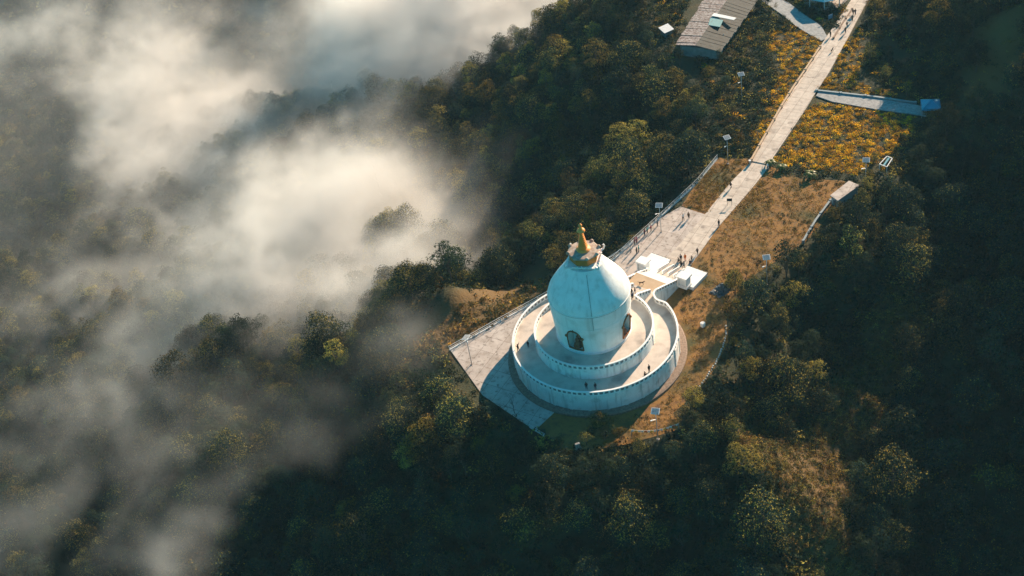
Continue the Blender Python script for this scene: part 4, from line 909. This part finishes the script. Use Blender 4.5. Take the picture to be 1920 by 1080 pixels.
# the rest of the forest, one object of instanced trees
def joined(i):
    me, tm, Rc = SH[i]; bm = bmesh.new(); bm.from_mesh(me); n = len(me.materials); k0 = len(bm.faces); bm.from_mesh(tm); bm.faces.ensure_lookup_table()
    for f in bm.faces[k0:]: f.material_index = n
    m2 = bpy.data.meshes.new('forest_tree'); bm.to_mesh(m2); bm.free()
    for m in me.materials: m2.materials.append(m)
    m2.materials.append(X['bark']); return bpy.data.objects.new('forest_tree', m2)
pc = bpy.data.collections.new('forest_shapes')
for i in range(8): o = joined(i); o.name = 'forest_tree_%02d' % i; pc.objects.link(o)
def scatter(name, P3, kinds, rots, scs, coll, label, cat, zs=None):
    zs = np.ones(len(P3)) if zs is None else zs
    me = bpy.data.meshes.new(name); me.vertices.add(len(P3)); me.vertices.foreach_set('co', np.asarray(P3, np.float32).ravel())
    for nm, ty, val in (('kind', 'INT', kinds), ('rot', 'FLOAT', rots), ('scl', 'FLOAT', scs), ('zs', 'FLOAT', np.asarray(scs)*zs)):
        a = me.attributes.new(nm, ty, 'POINT'); a.data.foreach_set('value', np.asarray(val, np.int32 if ty == 'INT' else np.float32))
    o = bpy.data.objects.new(name, me); C.objects.link(o); tag(o, label, cat, kind='stuff')
    g = bpy.data.node_groups.new(name, 'GeometryNodeTree'); g.interface.new_socket('Geometry', in_out='INPUT', socket_type='NodeSocketGeometry'); g.interface.new_socket('Geometry', in_out='OUTPUT', socket_type='NodeSocketGeometry')
    N = g.nodes; L = g.links; gi = N.new('NodeGroupInput'); gout = N.new('NodeGroupOutput'); ip = N.new('GeometryNodeInstanceOnPoints'); ci = N.new('GeometryNodeCollectionInfo')
    ci.inputs[0].default_value = coll; ci.inputs['Separate Children'].default_value = True; ci.inputs['Reset Children'].default_value = True
    def att(nm, ty): a = N.new('GeometryNodeInputNamedAttribute'); a.data_type = ty; a.inputs[0].default_value = nm; return a.outputs[0]
    L.new(gi.outputs[0], ip.inputs['Points']); L.new(ci.outputs[0], ip.inputs['Instance']); ip.inputs['Pick Instance'].default_value = True
    L.new(att('kind', 'INT'), ip.inputs['Instance Index']); cx = N.new('ShaderNodeCombineXYZ'); L.new(att('rot', 'FLOAT'), cx.inputs[2]); er = N.new('FunctionNodeEulerToRotation'); L.new(cx.outputs[0], er.inputs[0]); L.new(er.outputs[0], ip.inputs['Rotation'])
    cs_ = N.new('ShaderNodeCombineXYZ'); sa = att('scl', 'FLOAT'); L.new(sa, cs_.inputs[0]); L.new(sa, cs_.inputs[1]); L.new(att('zs', 'FLOAT'), cs_.inputs[2]); L.new(cs_.outputs[0], ip.inputs['Scale']); L.new(ip.outputs[0], gout.inputs[0])
    md = o.modifiers.new('g', 'NODES'); md.node_group = g; return o
scatter('forest', np.column_stack([TP[rest], TH[rest]-.3]), kind[rest], rot[rest], scl[rest], pc, 'mixed broadleaf forest covering the hillsides and the misty valley', 'forest', zsc[rest])
print('trees', len(TP), 'own', len(own))

# undergrowth: low bushes between trees
bc = bpy.data.collections.new('bush_shapes')
def bush(i, seed, mats, n=7, r=1.0, dens=45, size=.3, tip=.3, flat_=.6):
    g = np.random.default_rng(seed); cs = [np.array([g.normal()*r*.5, g.normal()*r*.5, r*.35*g.random()+.1]) for _ in range(n)]; rs = [r*g.uniform(.35, .6) for _ in range(n)]
    V_, F_, T = leaves(cs, rs, dens, size, squash=flat_, up=(1.3 if i in (4, 5) else .5), seed=seed); gg = g.random(len(F_)); t = (T[:, 0] > .1) & (gg < tip)
    o = bpy.data.objects.new('bush_%02d' % i, qmesh('bush', V_, F_, mats, np.where(t, 1, 0))); return o
for i, (mt, tp_) in enumerate((([X['leaf'], X['leaf2']], .3), ([X['leaf2'], X['leaf']], .3), ([X['leaf2'], X['leaf3']], .5), ([X['leaf4'], X['leaf2']], .4), ([X['leaf2'], X['flower']], .75), ([X['leaf4'], X['flower']], .9))): bc.objects.link(bush(i, 40+i, mt, tip=tp_))
def tuft(i, seed, mats): o = bush(i, seed, mats, n=5, r=1.0, dens=26, size=.34, tip=.6, flat_=.30); return o
bc.objects.link(tuft(6, 61, [X['leaf4'], X['dry']])); bc.objects.link(tuft(7, 62, [X['leaf2'], X['leaf4']]))
B = rng.uniform([-120, -90], [170, 260], (30000, 2)); B2 = rng.uniform([10, -60], [110, 40], (26000, 2)); B = np.vstack([B, B2[grass_d(B2) < 8]]); bd = polydist(B, PLATEAU); bh = height(B); bq = proj(np.column_stack([B, bh+1]))
ok = (bd > .3) & (bq[:, 0] > -30) & (bq[:, 0] < 1950) & (bq[:, 1] > -30) & (bq[:, 1] < 1110)
B, bd, bh = B[ok], bd[ok], bh[ok]
dsp = grass_d(B)
dtr = np.min([seg_d(B, a, b)[0] for a, b in zip(tr_[:-1], tr_[1:])], axis=0)
bk = rng.choice([0, 1, 2, 3], len(B), p=[.48, .30, .14, .08]); bk = np.where((dsp < 7), rng.choice([6, 7, 7, 3, 1, 2], len(B)), bk)
inb = inside(B, BANKP); bk = np.where(inb, rng.choice([6, 6, 3, 7], len(B)), bk); ok = ~(((dtr < 2.0) | inb & (rng.random(len(B)) < .3)) & (rng.random(len(B)) < .9)); B, bh, bk = B[ok], bh[ok], bk[ok]
scatter('undergrowth', np.column_stack([B, bh-.1]), bk, rng.uniform(0, 6.28, len(B)), np.where(grass_d(B) < 7, rng.uniform(.4, 1.0, len(B)), rng.uniform(.8, 2.1, len(B))), bc, 'low dark green and straw coloured undergrowth between the trees', 'undergrowth')
# flowering fields
def field(name, polys, n, kinds, pk, label, smin=.45, smax=1.05, cat='flowers', cluster=False):
    out = []
    for poly in polys:
        P_ = np.array(PG(poly)); lo, hi = P_.min(0), P_.max(0); A = abs(sum(P_[i][0]*P_[(i+1) % len(P_)][1]-P_[(i+1) % len(P_)][0]*P_[i][1] for i in range(len(P_))))/2
        c = rng.uniform(lo, hi, (int(n*(hi-lo).prod()), 2)); out.append(c[inside(c, [tuple(p) for p in P_])])
    c = np.vstack(out); h = height(c); kk = rng.choice(kinds, len(c), p=pk)
    if cluster:   # drifts of bloom with green gaps
        f = np.sin(c[:, 0]*.9+1.3*np.sin(c[:, 1]*.7))+np.sin(c[:, 1]*1.1+1.7*np.sin(c[:, 0]*.5))+rng.normal(size=len(c))*.5; kk = np.where(f > .25, rng.choice([5, 5, 4], len(c)), kk)
    return scatter(name, np.column_stack([c, h-.05]), kk, rng.uniform(0, 6.28, len(c)), rng.uniform(smin, smax, len(c)), bc, label, cat)
field('yellow_flowers', [[(1448,305),(1505,218),(1532,192),(1640,210),(1722,222),(1700,268),(1655,300),(1600,330),(1540,325),(1480,312)]], 1.5, [4, 5, 2, 0, 1], [.44, .28, .10, .10, .08], 'golden yellow flower field between the path and the side path to the blue tent', cluster=True)
field('yellow_flowers', [[(1410,288),(1466,196),(1508,130),(1540,78),(1515,64),(1480,45),(1448,60),(1440,95),(1462,130),(1450,170),(1435,215),(1410,250)]], 1.2, [4, 5, 2, 1, 0], [.38, .20, .16, .14, .12], 'golden flowers and shrubs left of the upper path below the grey side path', cluster=True)
field('yellow_flowers', [[(1556,142),(1590,76),(1612,50),(1620,70),(1625,110),(1600,150),(1680,178),(1715,190),(1640,180),(1537,168)]], .95, [4, 5, 3, 2, 0], [.26, .22, .18, .16, .18], 'orange yellow flowers right of the upper path above the dark low wall', cluster=True)
field('shrubbery', [[(1225,60),(1232,0),(1240,-60),(1320,-60),(1290,0),(1262,80),(1262,112)],[(1408,295),(1410,250),(1435,215),(1450,170),(1462,130),(1440,95),(1448,60),(1430,30),(1380,40),(1300,110),(1330,170),(1345,245),(1348,292)],
                    [(1445,313),(1480,312),(1540,325),(1600,332),(1612,340),(1590,338),(1520,334),(1470,326)],
                    [(1612,345),(1668,300),(1700,268),(1722,222),(1790,225),(1800,180),(1720,140),(1640,90),(1620,110),(1625,150),(1718,185),(1735,200),(1735,240),(1665,330)],
                    [(1620,60),(1632,0),(1660,-60),(1700,-60),(1665,60),(1640,90)], [(1412,-10),(1500,-60),(1560,10),(1540,45),(1510,25),(1480,0),(1450,-5)], [(1390,20),(1412,-10),(1440,12),(1470,35),(1500,58),(1450,60)], [(1560,10),(1590,5),(1566,60),(1545,50)]],
      .9, [0, 1, 2, 3, 4], [.36, .32, .18, .09, .05], 'green and olive shrubs on the level ground beside the upper path', .6, 1.5, 'shrubs')
# thin straw grass over the lawn edge and track
field('bank_grass', [[(1027,553),(940,602),(846,655),(800,625),(870,580),(960,545),(1030,500)]], .5, [3, 2, 5, 1], [.62, .2, .06, .12], 'orange brown scrub on the eroded bank outside the plaza railing', .35, .8, 'scrub')
LP = PG([(1045,845),(1120,790),(1230,770),(1290,690),(1300,640),(1262,560),(1310,520),(1310,488),(1348,426),(1412,356),(1448,320),(1600,345),(1556,398),(1506,458),(1420,512),(1378,552),(1362,640),(1300,742),(1270,800),(1180,832)])
c = np.vstack([rng.uniform(np.min(LP, 0), np.max(LP, 0), (9000, 2)), rng.uniform((17, 38), (46, 56), (1500, 2))]); c = c[(inside(c, LP) | inside(c, PG([(1284,388),(1322,400),(1369,342),(1405,306),(1408,300),(1347,300),(1310,345)]))) & (np.hypot(c[:, 0], c[:, 1]) > 18.2)]
c = c[~inside(c, [SN(24.5, -7), SN(31.5, -7), SN(31.5, 9), SN(24.5, 9)])]
w_ = np.sin(c[:, 0]*.31+2*np.sin(c[:, 1]*.17))+np.sin(c[:, 1]*.37+c[:, 0]*.2)
scatter('lawn_grass', np.column_stack([c, np.full(len(c), .02)]), np.where((w_ > .9) & (rng.random(len(c)) < .75), 7, 6), rng.uniform(0, 6.28, len(c)), rng.uniform(.22, .62, len(c)), bc, 'dry golden brown grass tufts on the lawn', 'grass')
field('bank_grass', [[(1300,745),(1368,655),(1368,600),(1385,555),(1420,515),(1470,485),(1480,495),(1400,560),(1385,660),(1310,760)]], .8, [3, 2, 1, 0], [.3, .2, .3, .2], 'ragged low weeds fringing the lawn under the trees', .3, .8, 'weeds')

# palms / banana plants beside the path
def fronds(name, seed, n, L_, m, h):
    g = np.random.default_rng(seed); V_ = []; F_ = []
    for i in range(n):
        a = 2*math.pi*i/n+g.uniform(-.2, .2); el_ = g.uniform(.5, 1.15); p = np.array([0, 0, h]); d = np.array([math.cos(a), math.sin(a), 0]); s = np.array([-d[1], d[0], 0])
        k = 7; base = len(V_)
        for j in range(k+1):
            t = j/k; c_ = p+d*L_*t*math.cos(el_*(1-.6*t))+np.array([0, 0, L_*(math.sin(el_)*t-1.0*t*t)]); w = .34*math.sin(math.pi*min(1, t*.92+.08))+.02
            V_ += [c_+s*w+np.array([0, 0, -.12*w]), c_+np.array([0, 0, .06]), c_-s*w+np.array([0, 0, -.12*w])]
        for j in range(k):
            b_ = base+3*j; F_ += [(b_, b_+1, b_+4, b_+3), (b_+1, b_+2, b_+5, b_+4)]
    return qmesh(name, np.array(V_), np.array(F_), [m], smooth=True)
fm_ = mat('banana_leaf', [(.3, (.06, .10, .02)), (.7, (.22, .21, .05))], 1.2, .45, 4, transl=.35)
for px, py, h, L_, sd_, lb in ((1445,312,1.3,1.7,3,'small palm at the right edge of the path, nearest the gate post'), (1466,318,1.0,1.6,4,'spiky palm plant between the path edge and the flower field'), (1519,333,1.2,1.9,5,'yellow green banana plant at the top edge of the brown lawn')):
    x, y = G(px, py); r = empty('banana_plant', (x, y, 0), 0, lb, 'plant'); MB().lathe([(.14, 0), (.1, h*.6), (.07, h)], 8).build('stem', X['bark'], r, smooth=True)
    o = bpy.data.objects.new('fronds', fronds('fronds', sd_, 11, L_, fm_, h)); C.objects.link(o); o.parent = r
# bare shrub by the plaza
x, y = G(966, 776); z0 = float(height(np.array([[x, y]]))[0]); bs = empty('bare_tree', (x, y, z0-.3), 0, 'leafless grey tree leaning over the lower left edge of the plaza', 'tree')
mb = MB(); mb2 = MB(); random.seed(5)
def branch(p, d, l, r, k, out):
    e = p+d*l; out.bar(p, e, 2*r, 2*r*.7, 5)
    if k > 0:
        for _ in range(3 if k > 1 else 4): branch(e, (d+Vector((random.uniform(-.75, .75), random.uniform(-.75, .75), random.uniform(-.2, .55)))).normalized(), l*random.uniform(.6, .85), r*.62, k-1, mb2)
branch(Vector((0, 0, 0)), Vector((-.1, .1, 1)), 1.5, .12, 4, mb); bk_ = flat('bleached_twigs', (.26, .24, .22)); mb.build('trunk', bk_, bs); mb2.build('crown', bk_, bs)

# ------------------------------------------------------------------ haze and fog
def volmat(name, color, dens, aniso, attr=False):
    m = bpy.data.materials.new(name); m.use_nodes = True; t = m.node_tree; t.nodes.clear(); out = t.nodes.new('ShaderNodeOutputMaterial'); p = t.nodes.new('ShaderNodeVolumePrincipled')
    p.inputs['Color'].default_value = (*color, 1); p.inputs['Anisotropy'].default_value = aniso; p.inputs['Density'].default_value = dens
    if not attr: p.inputs['Density Attribute'].default_value = ''
    t.links.new(p.outputs[0], out.inputs['Volume']); return m
hz = MB().box((-20, 180, -140), (3800, 3800, 322)).build('haze', volmat('haze_air', (.45, .80, 1.), .00006, .1)); tag(hz, 'thin even haze over the whole valley', 'haze', kind='stuff')
# fog: cloud banks lying in the valley; each is an ellipsoid of the density field (survey point, height, radii, strength)
BANKS = [ # survey point, height over the slope seen there, radii, strength
 (370,225,36,32,30,14,1.3),(460,265,36,28,26,13,1.2),(270,260,34,22,22,12,1.0),(330,330,32,22,20,11,.9),(540,300,30,20,22,10,.8),(240,330,30,20,18,10,.9),(400,370,30,26,18,10,.8),(560,220,30,14,18,9,.7),(330,150,30,20,16,10,.9),(350,90,30,12,14,8,.55),
 (620,380,28,22,24,10,1.1),(560,420,26,20,20,9,1.1),(650,450,26,20,22,10,1.1),(330,430,26,24,22,9,.8),(430,500,22,24,22,8,.75),(520,500,22,18,18,8,.7),(200,520,24,24,20,8,.45),(620,560,18,24,18,8,.5),(720,520,18,18,18,8,.5),(300,560,22,30,16,7,.35),(470,590,20,26,14,7,.3),(150,610,24,26,18,7,.25),
 (100,60,66,36,26,13,.46),(190,110,62,24,18,11,.42),(20,120,66,20,26,12,.32),(320,30,60,34,20,11,.34),(480,40,30,12,12,8,.62),(590,60,26,16,12,8,.16),(330,90,30,12,18,8,.26),(30,330,26,18,16,9,.10),(60,440,26,18,14,8,.14),
 (130,265,30,24,24,22,-1.3),(60,400,28,24,24,20,-.7),(545,92,28,12,12,16,-1.1),(735,85,34,16,16,16,-.6),(265,300,28,12,20,14,-.5),(250,470,24,14,14,14,-.4),(90,700,24,24,16,14,-.3),(520,1010,22,18,14,14,-.5),
 (900,40,70,46,44,20,3.6),(980,60,60,36,34,18,3.4),(820,95,56,26,26,14,2.2),(1000,0,72,46,50,18,3.2),(820,70,56,24,30,14,1.5),(1090,-50,66,50,50,18,2.4),(930,95,46,26,24,12,1.7),(870,110,40,18,20,10,1.3),(720,110,34,14,20,9,.5),(650,170,28,14,18,8,.4),(770,10,56,22,24,12,1.0),(610,150,24,14,16,8,.5),
 (690,330,18,14,24,9,.55),(720,400,20,18,22,10,.95),(780,590,14,13,11,6,.5),(770,500,16,14,14,7,.45),(830,400,18,12,22,7,.25),(860,520,14,10,12,6,.25),(900,300,18,20,30,8,.10),
 (510,870,20,10,8,6,.38),(470,930,20,11,8,6,.40),(400,970,20,9,9,6,.34),(560,900,18,14,6,5,.28),(410,1010,20,10,10,6,.30),(620,850,18,10,6,5,.3),
 (30,590,26,26,16,8,.42),(50,805,24,26,10,7,.5),(200,690,24,32,20,8,.30),(120,960,24,32,20,8,.27),(300,800,24,30,20,8,.26),(230,920,24,30,20,7,.14),(700,790,14,12,9,6,.32),(600,770,18,18,12,6,.2),(330,640,24,34,18,8,.38),(700,980,18,20,14,6,.12)]
def bank(b):
    px, py, dz, rx, ry, rz, a = b
    if a > 0 and 240 < px < 640 and 100 < py < 400: px -= 85; py -= 45
    if a > 0 and 390 < px < 640 and 840 < py < 1020: px -= 80; py += 55
    P, d = hit(px, py); P = P-d*(dz/(-d[2])); return (float(P[0]), float(P[1]), float(P[2]), rx, ry, rz, a)
def fogobj(name, mn, mx, res, banks, dens, color, aniso, label):
    g = bpy.data.node_groups.new(name, 'GeometryNodeTree'); g.interface.new_socket('Geometry', in_out='INPUT', socket_type='NodeSocketGeometry'); g.interface.new_socket('Geometry', in_out='OUTPUT', socket_type='NodeSocketGeometry')
    N = g.nodes; L = g.links; go_ = N.new('NodeGroupOutput'); vc = N.new('GeometryNodeVolumeCube'); pos = N.new('GeometryNodeInputPosition')
    vc.inputs['Min'].default_value = mn; vc.inputs['Max'].default_value = mx
    for k in range(3): vc.inputs['Resolution '+'XYZ'[k]].default_value = int((mx[k]-mn[k])/res[k])
    def M_(op, a, b=None, c_=None, clamp=False):
        n = N.new('ShaderNodeMath'); n.operation = op; n.use_clamp = clamp
        for i, v in enumerate((a, b, c_)):
            if v is None: continue
            if hasattr(v, 'links'): L.new(v, n.inputs[i])
            else: n.inputs[i].default_value = v
        return n.outputs[0]
    def V_(op, a, b=None):
        n = N.new('ShaderNodeVectorMath'); n.operation = op
        for i, v in enumerate((a, b)):
            if v is None: continue
            if hasattr(v, 'links'): L.new(v, n.inputs[i])
            else: n.inputs[i].default_value = v
        return n
    VS = V_
    def noise(vec, sc, det, ro=.55, dist=0.):
        n = N.new('ShaderNodeTexNoise'); n.inputs['Scale'].default_value = sc; n.inputs['Detail'].default_value = det; n.inputs['Roughness'].default_value = ro; n.inputs['Distortion'].default_value = dist; L.new(vec, n.inputs['Vector']); return n
    wv = V_('SUBTRACT', noise(pos.outputs[0], .030, 3).outputs['Color'], (.5, .5, .5)); wp = V_('SCALE', wv.outputs[0]); wp.inputs['Scale'].default_value = 32
    P_ = V_('ADD', pos.outputs[0], wp.outputs[0]).outputs[0]
    tot = None
    for (x, y, z, rx, ry, rz, a) in map(bank, banks):
        d = V_('MULTIPLY', V_('SUBTRACT', P_, (x, y, z)).outputs[0], (1/rx, 1/ry, 1/rz)); l = V_('DOT_PRODUCT', d.outputs[0], d.outputs[0]).outputs['Value']
        e = M_('MULTIPLY', M_('EXPONENT', M_('MULTIPLY', l, -1.)), a); tot = e if tot is None else M_('ADD', tot, e)
    sq_ = V_('MULTIPLY', pos.outputs[0], (1, 1, 1.6)).outputs[0]
    n1 = noise(V_('ADD', sq_, V_('SCALE', wv.outputs[0]).outputs[0]).outputs[0], .040, 7, .60, .9).outputs[0]
    # eroded edge: noise counts for more where the bank is thin
    d = M_('MULTIPLY', tot, M_('MULTIPLY', M_('MAXIMUM', M_('SUBTRACT', n1, M_('SUBTRACT', .43, M_('MULTIPLY', M_('MINIMUM', tot, 1.6), .13))), 0.), 4.2))
    d = M_('MAXIMUM', M_('SUBTRACT', d, .03), 0.)
    sx = N.new('ShaderNodeSeparateXYZ'); L.new(pos.outputs[0], sx.inputs[0])
    low = M_('MULTIPLY', M_('MULTIPLY', M_('SUBTRACT', -36., sx.outputs[2]), .03, clamp=True), M_('MULTIPLY', M_('SUBTRACT', -34., sx.outputs[0]), .02, clamp=True))
    d = M_('ADD', d, M_('MULTIPLY', low, M_('MULTIPLY', n1, .08)))
    n2 = noise(V_('ADD', V_('MULTIPLY', pos.outputs[0], (1, 1, 1.4)).outputs[0], V_('SCALE', wv.outputs[0]).outputs[0]).outputs[0], .085, 5, .62, 1.4).outputs[0]
    d = M_('MULTIPLY', d, M_('MULTIPLY', M_('MAXIMUM', M_('SUBTRACT', n2, .33), .02), 5.2))
    L.new(M_('MINIMUM', d, 1.9), vc.inputs['Density'])
    sm = N.new('GeometryNodeSetMaterial'); m = volmat(name+'_vapour', color, dens, aniso, True); sm.inputs['Material'].default_value = m
    L.new(vc.outputs[0], sm.inputs[0]); L.new(sm.outputs[0], go_.inputs[0])
    me = bpy.data.meshes.new(name); me.materials.append(m); o = bpy.data.objects.new(name, me); C.objects.link(o); md = o.modifiers.new('g', 'NODES'); md.node_group = g
    return tag(o, label, 'fog', kind='stuff')
fogobj('fog', (-270, -60, -100), (70, 420, 8), (1.9, 1.9, 1.8), BANKS, .05, (.935, .92, .895), .35, 'drifting banks of pale morning fog filling the valley left of the pagoda')
